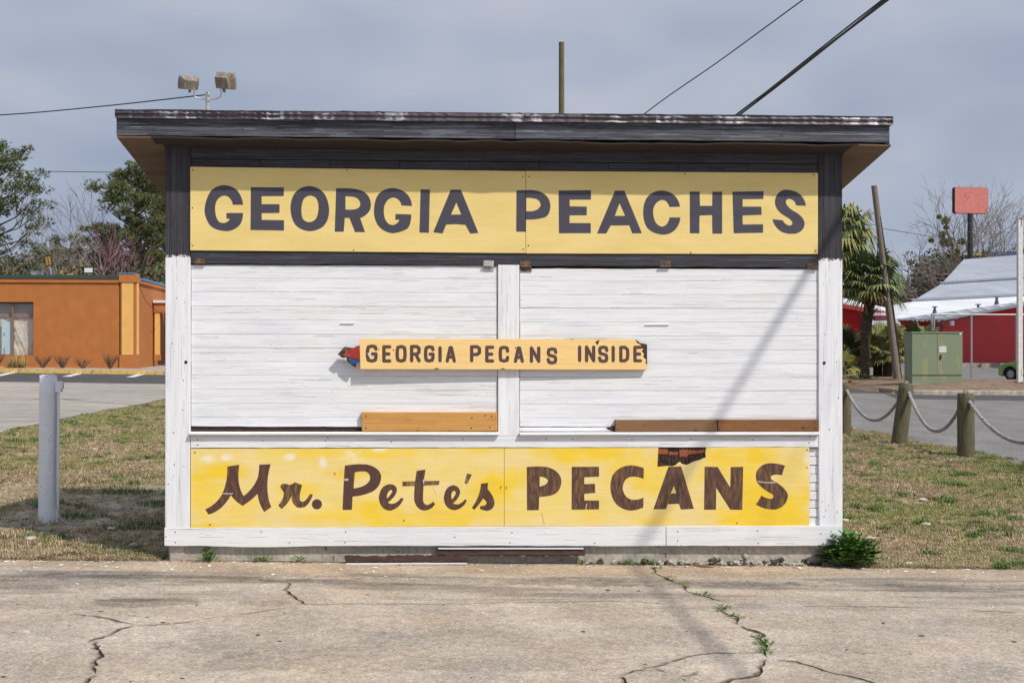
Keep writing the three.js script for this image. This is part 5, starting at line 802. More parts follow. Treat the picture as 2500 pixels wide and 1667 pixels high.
  put('floodlight', 'square white-faced floodlight on the orange building roof', 'floodlight', (t) => { mesh('housing', box(0.47, 0.31, 0.08, U(831), v(230), -0.5), mBlack, t); mesh('lens', box(0.37, 0.21, 0.012, U(831), v(230), -0.452), mat({ color: 0xd9dcd6, roughness: 0.25 }), t); mesh('bracket', merge([box(0.02, 0.22, 0.02, U(775), v(268), -0.5), box(0.02, 0.22, 0.02, U(888), v(268), -0.5), box(0.56, 0.02, 0.02, U(831), v(290), -0.5)]), mBlack, t); });
  // kerb, bed and shrubs in front
  const KZ = -46.9; const kerb = tag(new THREE.Group(), null, null, null, 'structure'); kerb.name = 'yellow_kerb'; scene.add(kerb);
  for (let k = 0; k < 18; k++) { const x = -40 + k * 3; const g = box(2.98, 0.2, 0.18, 0, 0.06, 0), m = mesh('kerb_stone', g, mKerbYellow, kerb); m.position.set(x + 1.5, groundY(x + 1.5, KZ), KZ - 0.35); m.rotation.z = -0.015; }
  const bed = sheet(-40, -12, -53.2, -47.4, 30, 12, 0.1, (x, z) => 0.05 * n2(x, z)); structure('mulch_bed', bed, matTex(pixelTex(512, 512, 3, 3, (u, w) => { const a = tile(u, w, 8, 8, 171), c = tile(u, w, 60, 60, 173), s = R0() - 0.5, k = 1 + 0.25 * a + 0.3 * c + 0.5 * s; return [168 * k, 132 * k, 100 * k, 128 + 60 * c + 60 * s]; }), {}, 0.04));
  structure('side_walk', sheet(-18.6, 10, -62, -47.4, 8, 12, 0.12), mLot);
  const shr = (x, y, h, w, n, seed, leafy) => { const p = b.localToWorld(V(U(x), 0, 1.2)); p.y = groundY(p.x, p.z) + 0.08; const t = thing(leafy ? 'yucca' : 'dormant_shrub', leafy ? (seed === 2 ? 'smaller upright green yucca below the papered window mullion' : 'wider straw-coloured yucca by the right edge of the papered window') : 'leafless brown dormant shrub in the bed before the orange wall', 'shrub', p, leafy ? null : 'dormant shrubs along the orange wall'), r = rng(seed), L = [];
    if (leafy) { const s = soup(); for (let i = 0; i < 90; i++) { const a = r() * 6.28, e = r() * 1.2, d = V(Math.cos(a) * Math.cos(e), Math.sin(e) * 1.2 + 0.1, Math.sin(a) * Math.cos(e)), q = V(-Math.sin(a), 0, Math.cos(a)).multiplyScalar(0.02), dry = r() < 0.55, k = dry ? [0.42, 0.33, 0.16] : [0.13, 0.19, 0.05], o = V(r() * w - w / 2, 0, r() * 0.2); s.tri(o.clone().add(q), o.clone().sub(q), o.clone().addScaledVector(d, h * (0.7 + r() * 0.6)), k); } mesh('leaves', s.geo(), mWeed, t); return; }
    for (let i = 0; i < n; i++) { const a = r() * 6.28, P = [V(0, 0, 0)], d = V(Math.cos(a) * w / h, 1, Math.sin(a) * w / h * 0.7); for (let k = 1; k <= 4; k++) P.push(V(d.x * h * k / 4 * 0.6 + (r() - 0.5) * 0.08, h * k / 4 * (0.7 + r() * 0.35), d.z * h * k / 4 * 0.6 + (r() - 0.5) * 0.08)); L.push(limb(P, [0.012, 0.01, 0.008, 0.006, 0.004], 4)); for (let k = 2; k < 5; k++) for (let q = 0; q < 2; q++) L.push(limb([P[k], P[k].clone().add(V((r() - 0.5) * 0.2, r() * 0.15, (r() - 0.5) * 0.2))], [0.006, 0.003], 3)); }
    mesh('twigs', merge(L), mat({ color: 0x6f5845 }), t); };
  shr(70, 1120, 0.7, 0.6, 26, 1); shr(205, 1120, 0.55, 0.3, 0, 2, true); shr(285, 1120, 0.6, 0.5, 0, 3, true); shr(485, 1120, 0.55, 0.55, 34, 4); shr(660, 1120, 0.58, 0.6, 36, 5); shr(850, 1120, 0.42, 0.55, 28, 6); shr(1100, 1120, 0.62, 0.5, 40, 7);
}
// ---------------------------------------------------------------- right side: rope fence
{
  const posts = [[2062, 1057, 0.93, 0.0, 32], [2194, 1082, 0.99, 0.16, 40], [2360, 1113, 0.93, -0.01, 46], [2640, 1160, 0.95, 0.03, 50]], tops = [];
  posts.forEach(([px, py, h, lean, w], i) => {
    const b = onGround(px, py), t = thing('rope_post', ['upright weathered post where the rope fence meets the stand corner', 'leaning weathered round post of the rope fence', 'upright greenish round post of the rope fence beside the street', 'rope fence post furthest along the street from the stand'][i], 'post', V(b.x, groundY(b.x, b.z), b.z));
    const R = 0.125, pts = [], rad = [], n = 8; for (let k = 0; k <= n; k++) { const f = k / n; pts.push(V(lean * f * h * 0.9, -0.08 + f * (h + 0.08), 0)); rad.push(R * (1.03 - 0.05 * f) * (1 + 0.02 * n2(f * 4, i))); } rad[n] *= 0.94;
    const g = limb(pts, rad, 22); mesh('timber', g, mPostWood, t); t.updateMatrixWorld(true); tops.push(t.localToWorld(pts[n].clone()));
    const ring = new THREE.TorusGeometry(0.07, 0.03, 8, 16, Math.PI); const rg = mesh('rope_loop', ring, mat({ color: 0x77706a }), t); rg.position.copy(pts[n]).add(V(0, -0.045, 0)); rg.rotation.y = 0.9;
  });
  const mRope = matTex(grain(0.3, [150, 145, 142], 0.5, 191, 30, 128), {}, 0.002);
  const sags = [0.62, 0.64, 0.6];
  const all = tops;
  for (let i = 0; i < all.length - 1; i++) {
    const a = all[i].clone().add(V(0, -0.03, 0)), b = all[i + 1].clone().add(V(0, -0.03, 0)), n = 150, sag = sags[i], c = []; for (let k = 0; k <= n; k++) { const t = k / n, p = a.clone().lerp(b, t); p.y -= sag * 4 * t * (1 - t); c.push(p); }
    const t = thing('fence_rope', ['sagging thick grey rope between the stand corner post and the leaning post', 'sagging thick grey rope between the leaning post and the upright greenish post', 'sagging thick grey rope running from the upright greenish post along the street'][i], 'rope', c[75].clone());
    for (let s = 0; s < 3; s++) mesh('strand', local(limb(c.map((p, k) => { const ph = k * 0.62 + s * 2.094, q = b.clone().sub(a).normalize(), e = q.clone().cross(V(0, 1, 0)).normalize(), f = e.clone().cross(q).normalize(); return p.clone().addScaledVector(e, Math.cos(ph) * 0.015).addScaledVector(f, Math.sin(ph) * 0.015); }), c.map(() => 0.0165), 6), t), mRope, t);
  }
}
// ---------------------------------------------------------------- cabinet on the island
{
  const D = 50, b = atDepth(2289, 938, D), k = D / FOCAL, t = thing('utility_cabinet', 'large pale green metal utility cabinet on the mulch island', 'cabinet', V(b.x, b.y, b.z)); t.rotation.y = -0.05;
  const m = matTex(pixelTex(512, 512, 2.4, 2.4, (u, v) => { const a = tile(u, v, 5, 3, 201), c = tile(u, v, 24, 5, 203), s = R0() - 0.5; const w = clamp((a + c * 0.5 - 0.25) * 1.6, 0, 0.5), q = 1 + 0.03 * s; return [lerp(126, 160, w) * q, lerp(137, 158, w) * q, lerp(110, 100, w) * q, 128]; }), { roughness: 0.55 }, 0.0005), W = 1.9, H = 1.92, Z = 0.92;
  const bxm = (n, w, h, d, x, y, z, mm = m, par = t) => mesh(n, box(w, h, d, x, y, z), mm, par);
  bxm('body', W, H, Z, 0, H / 2, -Z / 2); bxm('roof', W + 0.05, 0.05, Z + 0.06, 0, H + 0.025, -Z / 2 + 0.01); bxm('pad', W + 0.3, 0.3, Z + 0.4, 0, -0.13, -Z / 2, mKerb); bxm('base_skirt', W - 0.02, 0.28, 0.03, 0, 0.16, 0.01);
  for (const s of [-1, 1]) { const d = bxm('door', W / 2 - 0.012, H - 0.4, 0.035, s * (W / 4), H / 2 + 0.16, 0.017); if (s > 0) { bxm('handle', 0.05, 0.16, 0.04, -W / 4 + 0.12 + s * W / 4, 1.02, 0.05, mBlack, d); } }
  bxm('notice', 0.27, 0.22, 0.004, 0.2, 1.31, 0.038, mat({ color: 0xdddcd6 })); bxm('label_plate', 0.08, 0.08, 0.004, W / 2 - 0.08, 1.9, 0.038, mat({ color: 0xdddcd6 }));
  for (let i = 0; i < 4; i++) bxm('notice_line', i < 2 ? 0.09 : 0.1, 0.012, 0.002, 0.14 + (i % 2) * 0.12, 1.37 - (i >> 1) * 0.08, 0.041, mat({ color: 0x77777a }));
}
// white square post at the island's edge
{
  const D = 51, b = atDepth(2491, 940, D), k = D / FOCAL, t = thing('white_post', 'tall white square steel post on the mulch island', 'post', b), H = (940 - 536) * k;
  const m = matTex(grain(0.6, [214, 214, 210], 0.16, 211, 30, 256), { roughness: 0.5 }, 0.001); mesh('column', box(0.175, H + 0.2, 0.175, 0, H / 2 - 0.1, 0), m, t); mesh('foot', box(0.36, 0.05, 0.36, 0, 0.11, 0), mKerb, t); mesh('top_bracket', merge([box(0.02, 0.3, 0.2, 0.03, H - 0.1, 0), box(0.16, 0.03, 0.16, 0, H + 0.012, 0), box(0.1, 0.02, 0.1, 0.1, H - 0.02, 0)]), mRust, t); mesh('clip', box(0.06, 0.22, 0.03, 0.06, 0.5, 0.09), m, t);
}
// leaning service pole with cables strapped down it
{
  const D = 55, a = atDepth(2193, 930, D), b = atDepth(2135, 453, D), t = thing('leaning_pole', 'old wooden utility pole leaning beside the cabbage palm', 'pole', a), l = b.clone().sub(a), P = (f, dx = 0, dz = 0) => l.clone().multiplyScalar(f).add(V(dx, 0, dz));
  mesh('timber', limb([P(-0.02), P(0.3), P(0.65), P(1)], [0.17, 0.15, 0.135, 0.12], 14), matTex(tPole, {}, 0.01), t);
  for (const [dx, f0, f1, r] of [[0.12, 0.0, 0.84, 0.022], [0.15, 0.1, 0.8, 0.014], [-0.1, 0.05, 0.72, 0.01]]) mesh('riser_cable', cable([P(f0, dx + 0.02, 0.1), P(0.4, dx, 0.12), P(0.6, dx * 0.9, 0.11), P(f1, dx * 0.6, 0.1)], r, 24), mWire, t);
  const w1 = l.clone().multiplyScalar(0.86);
  const wire = (label, ...pts) => tag(mesh('pole_wire', cable(pts, 0.012, 50), mWire), label, 'wire', 'wires at the leaning pole');
  wire('thin wire running right from the leaning pole past the bare tree', atDepth(2143, 555, D), atDepth(2260, 575, 55), atDepth(2400, 593, 66), atDepth(2560, 601, 80));
  wire('thin wire running from the leaning pole to behind the stand', atDepth(2143, 518, D), atDepth(2100, 530, 44), atDepth(2040, 548, 40), atDepth(1960, 560, 36));
  wire('faint low wire running right from the leaning pole', atDepth(2147, 549, D), atDepth(2130, 548, D - 1), atDepth(2090, 550, 44), atDepth(2000, 556, 40));
  for (let i = 0; i < 5; i++) { const p0 = atDepth(2142 + i, 558 + i * 8, D + 0.3); mesh('guy_strand', local(cable([p0, atDepth(2146 - i * 2, 660, D + 0.4), atDepth(2152 - i * 3, 780 + i * 10, D + 0.5), atDepth(2160 - i, 860, D + 0.5)], 0.008, 20), t), mWire, t); }
}
// ---------------------------------------------------------------- red building with metal roofs
const ribbed = (mx, col, dirt, seed) => matTex(pixelTex(512, 512, mx, 6, (u, v) => { const r = (u * 20) % 1, rib = Math.exp(-Math.pow((r - 0.5) / 0.16, 2)), a = tile(u, v, 7, 5, seed), s = R0() - 0.5, k = 1 + dirt * a + 0.04 * s; return [col[0] * k, col[1] * k, col[2] * k, 60 + 180 * rib]; }), { roughness: 0.5, metalness: 0.1 }, 0.03);
const mRed = matTex(pixelTex(256, 512, 4, 4, (u, v) => { const row = Math.abs(((v * 10) % 1) - 0.5) > 0.44, a = tile(u, v, 6, 6, 221), s = R0() - 0.5, k = 1 + 0.08 * a + 0.06 * s; return row ? [200 * k, 36 * k, 38 * k, 60] : [202 * k, 20 * k, 28 * k, 140]; }), { roughness: 0.6 }, 0.01);
{
  const c4 = (x, y, d) => atDepth(2000 + x / 3.92, 400 + y / 3.92, d), b = thing('red_building', 'red block building under large silver and white metal roofs', 'building', atDepth(2400, 886, 86));
  const slab = (name, pts, m, th = 0.1) => { const s = soup(), q = pts.map((p) => p.clone().add(V(0, -th, 0))), n = pts.length; for (let i = 1; i < n - 1; i++) { s.tri(pts[0], pts[i], pts[i + 1]); s.tri(q[0], q[i + 1], q[i]); } for (let i = 0; i < n; i++) { const j = (i + 1) % n; s.tri(pts[i], q[i], q[j]); s.tri(pts[i], q[j], pts[j]); } const g = s.geo(), p = g.attributes.position, uv = g.attributes.uv; for (let i = 0; i < p.count; i++) uv.setXY(i, (p.getX(i) * 0.94 - p.getZ(i) * 0.33), p.getY(i) * 2); return mesh(name, local(g, b), m, b); };
  const mG = ribbed(4, [168, 174, 184], 0.08, 231), mW = ribbed(4, [226, 228, 230], 0.08, 233);
  const E1 = c4(735, 1484, 90), E2 = c4(1225, 1478, 86.2), E3 = c4(2400, 1255, 79), T1 = c4(905, 1316, 97), T2 = c4(2400, 1243, 93), U1 = c4(1180, 1152, 101), U2 = c4(2400, 1072, 96), V1 = c4(1395, 915, 106), V2 = c4(2400, 832, 101), W0 = c4(640, 1362, 99);
  slab('lower_roof', [E1, E2, E3, T2, T1, W0], mW); slab('middle_roof', [T1, T2, U2, U1], mG); slab('upper_roof', [U1, U2, V2, V1], mG);
  const hip = V1.clone().add(V(3.5, -6.5, -9)); slab('rear_roof', [V1, V2, V2.clone().add(V(2, -4, -12)), hip], mG);
  slab('ridge_flashing', [U1.clone().add(V(-.1, .08, .1)), U2.clone().add(V(0, .08, .1)), U2.clone().add(V(0, .2, -.2)), U1.clone().add(V(-.1, .2, -.2))], mGalv, 0.04); slab('ridge_flashing', [T1.clone().add(V(-.1, .06, .1)), T2.clone().add(V(0, .06, .1)), T2.clone().add(V(0, .2, -.2)), T1.clone().add(V(-.1, .2, -.2))], mGalv, 0.04);
  slab('eave_trim', [E2.clone().add(V(0, 0.05, .06)), E3.clone().add(V(0, .05, .06)), E3.clone().add(V(0, -.1, .1)), E2.clone().add(V(0, -.08, .1))], mat({ color: 0xd4d6d8, roughness: 0.5 }), 0.02);
  // standing ribs of the sheet metal, joined into one part for each slope
  const ribs = (a0, a1, b0, b1, n, m) => { const L = []; for (let i = 0; i <= n; i++) { const p = a0.clone().lerp(a1, i / n), q = b0.clone().lerp(b1, i / n); p.y += 0.03; q.y += 0.03; L.push(limb([p, q], [0.028, 0.028], 4, false)); } tag(mesh('ribs', local(merge(L), b), m, b), null, null, null, 'stuff'); };
  ribs(T1, T2, U1, U2, 46, mG); ribs(U1, U2, V1, V2, 42, mG);
  // walls
  const gy = 1.59 - 53 * 86 / FOCAL, wall = (a, c, top) => { const s = soup(), A = V(a.x, gy - 0.3, a.z), C = V(c.x, gy - 0.3, c.z), q = a.clone().add(V(0, -0.2, -0.4)), r2 = c.clone().add(V(0, -0.2, -0.4)); A.z -= 0.4; C.z -= 0.4; for (const o of [0, -0.25]) { const f = (p) => p.clone().add(V(0, 0, o)); s.tri(f(A), f(C), f(r2)); s.tri(f(A), f(r2), f(q)); } return uvBox(s.geo()); };
  mesh('wall', local(wall(E2, E3), b), mRed, b); const L1 = c4(1100, 1500, 93), L2 = c4(705, 1470, 95); mesh('wall', local(wall(L2, c4(1200, 1486, 92.6)), b), mRed, b);
  const vent = (x, y, d) => { const p = c4(x, y, d), g = merge([limb([p.clone().add(V(0, -0.3, 0)), p.clone().add(V(0, 0.1, 0))], [0.2, 0.09], 8), box(0.3, 0.06, 0.3, p.x, p.y + 0.26, p.z), box(0.12, 0.2, 0.12, p.x, p.y + 0.14, p.z)]); mesh('roof_vent', local(g, b), mat({ color: 0x4a4c50 }), b); };
  vent(1110, 1404, 90); vent(1527, 1384, 86.5); vent(1704, 1312, 89);
  mesh('wall_lamp', local(merge([box(0.2, 0.3, 0.3, c4(1276, 1524, 85.4).x, c4(1276, 1524, 85.4).y, c4(1276, 1524, 85.4).z)]), b), mMetalGrey, b);
  // second red building seen left of the palm
  const f = thing('red_outbuilding', 'low red outbuilding with white roof behind the cabbage palm', 'building', atDepth(2080, 880, 84));
  const o = (x0, y0, x1, y1, d0, d1, name, m) => { const a = atDepth(x0, y0, d0), c = atDepth(x1, y1, d0), e = new THREE.BoxGeometry(c.x - a.x, a.y - c.y, d1); e.translate((a.x + c.x) / 2, (a.y + c.y) / 2, a.z - d1 / 2); return mesh(name, local(uvBox(e), f), m, f); };
  { const q = [[1900, 724], [2168, 768], [2168, 885], [1900, 885]].map(([x, y]) => atDepth(x, y, 84)), s = soup(); for (const dz of [0, -5]) { const w = q.map((p) => p.clone().add(V(0, 0, dz))); s.tri(w[3], w[2], w[1]); s.tri(w[3], w[1], w[0]); } mesh('wall', local(uvBox(s.geo()), f), mRed, f); } o(2138, 770, 2170, 890, 80, 3, 'porch_wall', mat({ color: 0x6a2a2a })); o(1900, 761, 2050, 800, 83.6, 0.3, 'grey_panel', mat({ color: 0x9a9c9c }));
  const sl2 = (name, pts, m, th) => { const s = soup(), q = pts.map((p) => p.clone().add(V(0, -th, 0))); for (const [w, fl] of [[pts, 0], [q, 1]]) { s.tri(w[0], w[1 + fl], w[2 - fl]); s.tri(w[0], w[2 + fl], w[3 - fl]); } for (let i = 0; i < 4; i++) { const j = (i + 1) % 4; s.tri(pts[i], q[i], q[j]); s.tri(pts[i], q[j], pts[j]); } const g = s.geo(); return mesh(name, local(uvBox(g), f), m, f); };
  sl2('roof', [atDepth(1900, 708, 83), atDepth(2168, 757, 83), atDepth(2168, 752, 90), atDepth(1900, 690, 90)], mW, 0.12); sl2('fascia', [atDepth(1900, 712, 82.9), atDepth(2168, 761, 82.9), atDepth(2168, 770, 82.95), atDepth(1900, 722, 82.95)], mat({ color: 0xb04a44 }), 0.03);
  sl2('porch_roof', [atDepth(2128, 790, 79), atDepth(2200, 789, 79), atDepth(2172, 762, 83), atDepth(2120, 764, 83)], mG, 0.1);
  for (const x of [2140, 2196]) { const a = atDepth(x, 790, 79.2), c = atDepth(x, 885, 79.2); mesh('porch_post', local(limb([V(a.x, c.y, a.z), a], [0.06, 0.06], 6), f), mat({ color: 0x8c3a34 }), f); }
  const kb = tag(new THREE.Group(), null, null, null, 'structure'); kb.name = 'back_kerb'; scene.add(kb); const k0 = atDepth(2340, 886, 83), k1 = atDepth(2560, 888, 82); for (let i = 0; i < 4; i++) { const p = k0.clone().lerp(k1, (i + 0.5) / 4), m = mesh('kerb_stone', box(1.36, 0.6, 0.25), mKerb, kb); m.position.set(p.x, p.y - 0.29, p.z); }
  structure('verge', sheet(14, 50, -84, -73, 12, 6, 0.05), mSoil);
}
// red sign on a black pole
{
  const D = 112, p = atDepth(2373, 489, D), k = D / FOCAL, t = thing('pole_sign', 'blank faded red sign board on a tall black pole', 'sign', V(p.x, groundY(p.x, p.z), p.z)), y = p.y - t.position.y, W = 90 * k, H = 64 * k;
  const s = new THREE.Shape(), r = 0.18; s.moveTo(-W / 2 + r, -H / 2); s.lineTo(W / 2 - r, -H / 2); s.quadraticCurveTo(W / 2, -H / 2, W / 2, -H / 2 + r); s.lineTo(W / 2, H / 2 - r); s.quadraticCurveTo(W / 2, H / 2, W / 2 - r, H / 2); s.lineTo(-W / 2 + r, H / 2); s.quadraticCurveTo(-W / 2, H / 2, -W / 2, H / 2 - r); s.lineTo(-W / 2, -H / 2 + r); s.quadraticCurveTo(-W / 2, -H / 2, -W / 2 + r, -H / 2);
  const cab = new THREE.ExtrudeGeometry(s, { depth: 0.4, bevelEnabled: false }); cab.translate(0, y, -0.4); const q = mesh('cabinet', uvBox(cab), mat({ color: 0x2a2a2e }), t); const fc = new THREE.ExtrudeGeometry(s, { depth: 0.02, bevelEnabled: false }); fc.scale(0.985, 0.985, 1); fc.translate(0, y * 0.015, 0.0); const g2 = fc; g2.translate(0, y - y * 0.015, 0); mesh('face', uvBox(g2), matTex(grain(2.6, [190, 112, 102], 0.13, 241, 16, 256), { roughness: 0.6 }, 0.001), t);
  t.rotation.y = -YAW + 0.2; mesh('pole', limb([V(0, -0.3, -0.2), V(0, y - H / 2, -0.2)], [0.24, 0.22], 10), mat({ color: 0x2c3038, roughness: 0.6 }), t);
  const w = thing('yellow_rail', 'low dark structure with a bright yellow top rail behind the metal roof', 'structure', atDepth(2380, 640, 118)); w.rotation.y = -YAW; const kk = 118 / FOCAL; mesh('rail', box(54 * kk, 2.4 * kk, 0.2, 0, 19 * kk, 0), mat({ color: 0xc8c83c }), w); mesh('bin', box(50 * kk, 230 * kk, 0.6, 0, -98 * kk, -0.6), mat({ color: 0x3a3a3c }), w);
  const bl = thing('blue_roof', 'far blue sloping roof behind the silver metal roof', 'building', atDepth(2450, 700, 135)); const kb = 135 / FOCAL, sh = new THREE.Shape([new THREE.Vector2(-40 * kb, -160 * kb), new THREE.Vector2(-40 * kb, 86 * kb), new THREE.Vector2(120 * kb, 86 * kb), new THREE.Vector2(160 * kb, -160 * kb)]), eg = new THREE.ExtrudeGeometry(sh, { depth: 6, bevelEnabled: false }); eg.translate(0, 0, -6); mesh('roof', uvBox(eg), mat({ color: 0x35508c, roughness: 0.6 }), bl);
}
// chain-link fence
{
  const D = 67, f = atDepth(2276, 918, D), t = thing('chain_link_fence', 'galvanised chain-link fence before the red building wall', 'fence', f); t.rotation.y = -YAW; const k = D / FOCAL, H = 150 * k, W = 330 * k;
  for (const x of [0, 5.5, 97, 207, 325]) mesh('post', limb([V(x * k, -0.3, 0), V(x * k, H + (x ? 0.02 : 0.05), 0)], [0.05, 0.05], 8), mGalv, t);
  mesh('top_rail', limb([V(0, H, 0), V(W, H, 0)], [0.035, 0.035], 8), mGalv, t);
  const s = [], step = 0.145, th = 0.0042; for (let u = -H; u < W; u += step) for (const sg of [1, -1]) { let x0 = u, x1 = u + H, y0 = sg > 0 ? -0.12 : H, y1 = sg > 0 ? H : -0.12; const cut = (xe) => y0 + (y1 - y0) * (xe - x0) / (x1 - x0); let a = [x0, y0], b = [x1, y1]; if (x0 < 0.06) a = [0.06, cut(0.06)]; if (x1 > W) b = [W, cut(W)]; if (a[0] >= b[0]) continue; const L = Math.hypot(b[0] - a[0], b[1] - a[1]), g = new THREE.BoxGeometry(L, th, th); g.rotateZ(Math.atan2(b[1] - a[1], b[0] - a[0])); g.translate((a[0] + b[0]) / 2, (a[1] + b[1]) / 2, sg * 0.006); s.push(g); }
  mesh('wire_mesh', merge(s), mat({ color: 0x6c6f73, roughness: 0.6, metalness: 0.2 }), t);
}
// green hatchback
{
  const D = 66, b = atDepth(2494, 929, D), t = thing('green_car', 'bright green hatchback parked beyond the white post', 'car', V(b.x, groundY(b.x, b.z) + 0.085, b.z)); t.rotation.y = THREE.MathUtils.degToRad(-57); t.scale.setScalar(1.05);
  // local frame: nose towards -x, near side +z; front wheel centre at x = 0
  const mP = new THREE.MeshPhysicalMaterial({ color: new THREE.Color().setRGB(0.13, 0.27, 0.03), roughness: 0.35, clearcoat: 1, clearcoatRoughness: 0.1 }), mGl = mat({ color: 0x15181a, roughness: 0.12 }), mTy = mat({ color: 0x1b1b1c, roughness: 0.85 }), mRim = mat({ color: 0xb4b6b8, roughness: 0.35, metalness: 0.7 });
  const prof = [[-0.72, 0.32], [-0.76, 0.5], [-0.7, 0.68], [-0.5, 0.8], [0.1, 0.93], [0.45, 0.99], [1.15, 1.42], [1.7, 1.5], [2.4, 1.46], [2.95, 1.25], [3.15, 0.95], [3.2, 0.6], [3.14, 0.32]], half = (y, x) => 0.86 - 0.16 * smooth(y, 0.85, 1.5) - 0.2 * smooth(-x, 0.35, 0.8) - 0.1 * smooth(x, 2.7, 3.3);
  const cv = new THREE.CatmullRomCurve3(prof.map(([x, y]) => V(x, y, 0)), false, 'centripetal').getPoints(60), s = soup(), N = 10;
  const ring = cv.map((p) => { const r = []; for (let i = 0; i <= N; i++) { const w = i / N * 2 - 1, h = half(p.y, p.x), e = Math.sign(w) * (1 - Math.pow(1 - Math.abs(w), 2.2)); r.push(V(p.x, p.y - 0.05 * Math.pow(Math.abs(e), 4), e * h)); } return r; });
  for (let i = 0; i < cv.length - 1; i++) for (let k = 0; k < N; k++) { s.tri(ring[i][k], ring[i][k + 1], ring[i + 1][k + 1]); s.tri(ring[i][k], ring[i + 1][k + 1], ring[i + 1][k]); }
  // flanks: columns from the sill up to the profile, with wheel arches
  for (const sd of [-1, 1]) { const cols = []; for (let i = 0; i <= 90; i++) { const x = lerp(-0.75, 3.19, i / 90); let top = 0.4; for (let k = 0; k < cv.length - 1; k++) if ((cv[k].x - x) * (cv[k + 1].x - x) <= 0) top = Math.max(top, lerp(cv[k].y, cv[k + 1].y, (x - cv[k].x) / ((cv[k + 1].x - cv[k].x) || 1))); let bot = 0.24; for (const wx of [0, 2.5]) { const d = Math.abs(x - wx); if (d < 0.37) bot = Math.max(bot, 0.31 + Math.sqrt(0.137 - d * d)); } const c = []; for (let k = 0; k <= 10; k++) { const y = lerp(Math.min(bot, top), top - 0.05, k / 10); c.push(V(x, y, sd * (half(y, x) + 0.03 * Math.sin((y - 0.25) * 2.4) - 0.03 * (y > 0.8 ? 1 : 0)))); } cols.push(c); }
    for (let i = 0; i < 90; i++) for (let k = 0; k < 10; k++) { const [a, c, d, e] = [cols[i][k], cols[i + 1][k], cols[i + 1][k + 1], cols[i][k + 1]]; sd > 0 ? (s.tri(a, c, d), s.tri(a, d, e)) : (s.tri(a, d, c), s.tri(a, e, d)); } }
  mesh('body', mergeVertices(s.geo().deleteAttribute('normal')), mP, t).geometry.computeVertexNormals();
  mesh('underbody', box(3.7, 0.3, 1.4, 1.22, 0.36, 0), mBlack, t);
  const pane = (name, pts) => { const sh = new THREE.Shape(pts.map(([x, y]) => new THREE.Vector2(x, y))), g = new THREE.ExtrudeGeometry(sh, { depth: 0.02, bevelEnabled: false }); for (const sd of [-1, 1]) { const q = g.clone(), p = q.attributes.position; for (let i = 0; i < p.count; i++) p.setZ(i, sd * (half(p.getY(i), p.getX(i)) + 0.03 * Math.sin((p.getY(i) - 0.25) * 2.4) - 0.022 + p.getZ(i))); mesh(name, uvBox(q), mGl, t); } };
  pane('side_window', [[0.72, 1.0], [1.2, 1.32], [1.52, 1.38], [1.52, 1.0]]); pane('side_window', [[1.6, 1.0], [1.6, 1.38], [2.2, 1.36], [2.45, 1.2], [2.3, 1.02]]);
  { const w = soup(), a = V(0.42, 1.02, -0.7), c = V(0.42, 1.02, 0.7), d = V(1.1, 1.43, 0.56), e = V(1.1, 1.43, -0.56); w.tri(a, c, d); w.tri(a, d, e); mesh('windscreen', w.geo(), mGl, t); }
  for (const [wx, wz] of [[0, 0.78], [0, -0.78], [2.5, 0.78], [2.5, -0.78]]) { const w = new THREE.Group(); w.name = 'wheel'; t.add(w); w.position.set(wx, 0.315, wz); const ty = new THREE.TorusGeometry(0.25, 0.075, 12, 32); ty.scale(1, 1, 1.3); mesh('tyre', ty, mTy, w); const sp = [new THREE.CylinderGeometry(0.19, 0.19, 0.06, 24).rotateX(Math.PI / 2)]; mesh('rim', merge(sp), mat({ color: 0x3c3e40, roughness: 0.5, metalness: 0.5 }), w); const pk = []; for (let i = 0; i < 10; i++) { const g = new THREE.BoxGeometry(0.05, 0.18, 0.03); g.translate(0, 0.1, Math.sign(wz) * 0.045); g.rotateZ(i / 10 * 6.283); pk.push(g); } mesh('hubcap', merge(pk), mRim, w); }
  for (const sd of [-1, 1]) { mesh('mirror', new THREE.SphereGeometry(0.1, 12, 8).scale(0.7, 0.75, 1.2).translate(0.78, 1.03, sd * 0.97), mBlack, t); mesh('headlight', new THREE.SphereGeometry(0.12, 12, 8).scale(1.5, 0.7, 0.5).translate(-0.5, 0.72, sd * 0.66), mat({ color: 0xc8ced2, roughness: 0.15 }), t); mesh('door_handle', box(0.16, 0.03, 0.03, 1.45, 0.86, sd * 0.9), mP, t); mesh('door_seam', box(0.012, 0.6, 0.012, 1.56, 0.62, sd * 0.893), mBlack, t); }
}
// ---------------------------------------------------------------- trees and shrubs
const mNeedle = mat({ vertexColors: true, roughness: 0.8, side: THREE.DoubleSide }), mBark = matTex(tPost, { color: 0xb8aa9c }, 0.01), mTwig = mat({ color: 0x857a70, roughness: 1 }), mTwigRed = mat({ color: 0x86656a, roughness: 1 });
function puff(s, c, R, n, k, r, len = 0.24, flat = 0.5) {
  for (let i = 0; i < n; i++) {
    const u = V(r() * 2 - 1, r() * 2 - 1, r() * 2 - 1); if (u.length() > 1) { i--; continue; } const p = c.clone().add(V(u.x * R, u.y * R * flat, u.z * R)), out = V(u.x, u.y * 0.6 + 0.35, u.z).normalize(), g = 0.62 + r() * 0.75, col = [k[0] * g, k[1] * g, k[2] * g];
    for (let q = 0; q < 7; q++) { const d = out.clone().add(V((r() - 0.5) * 1.7, (r() - 0.4) * 1.4, (r() - 0.5) * 1.7)).normalize(), w = d.clone().cross(V(r() - 0.5, r() - 0.5, r() - 0.5)).normalize().multiplyScalar(0.022), L = len * (0.7 + r() * 0.6); s.tri(p.clone().add(w), p.clone().sub(w), p.clone().addScaledVector(d, L), col); }
  }
}
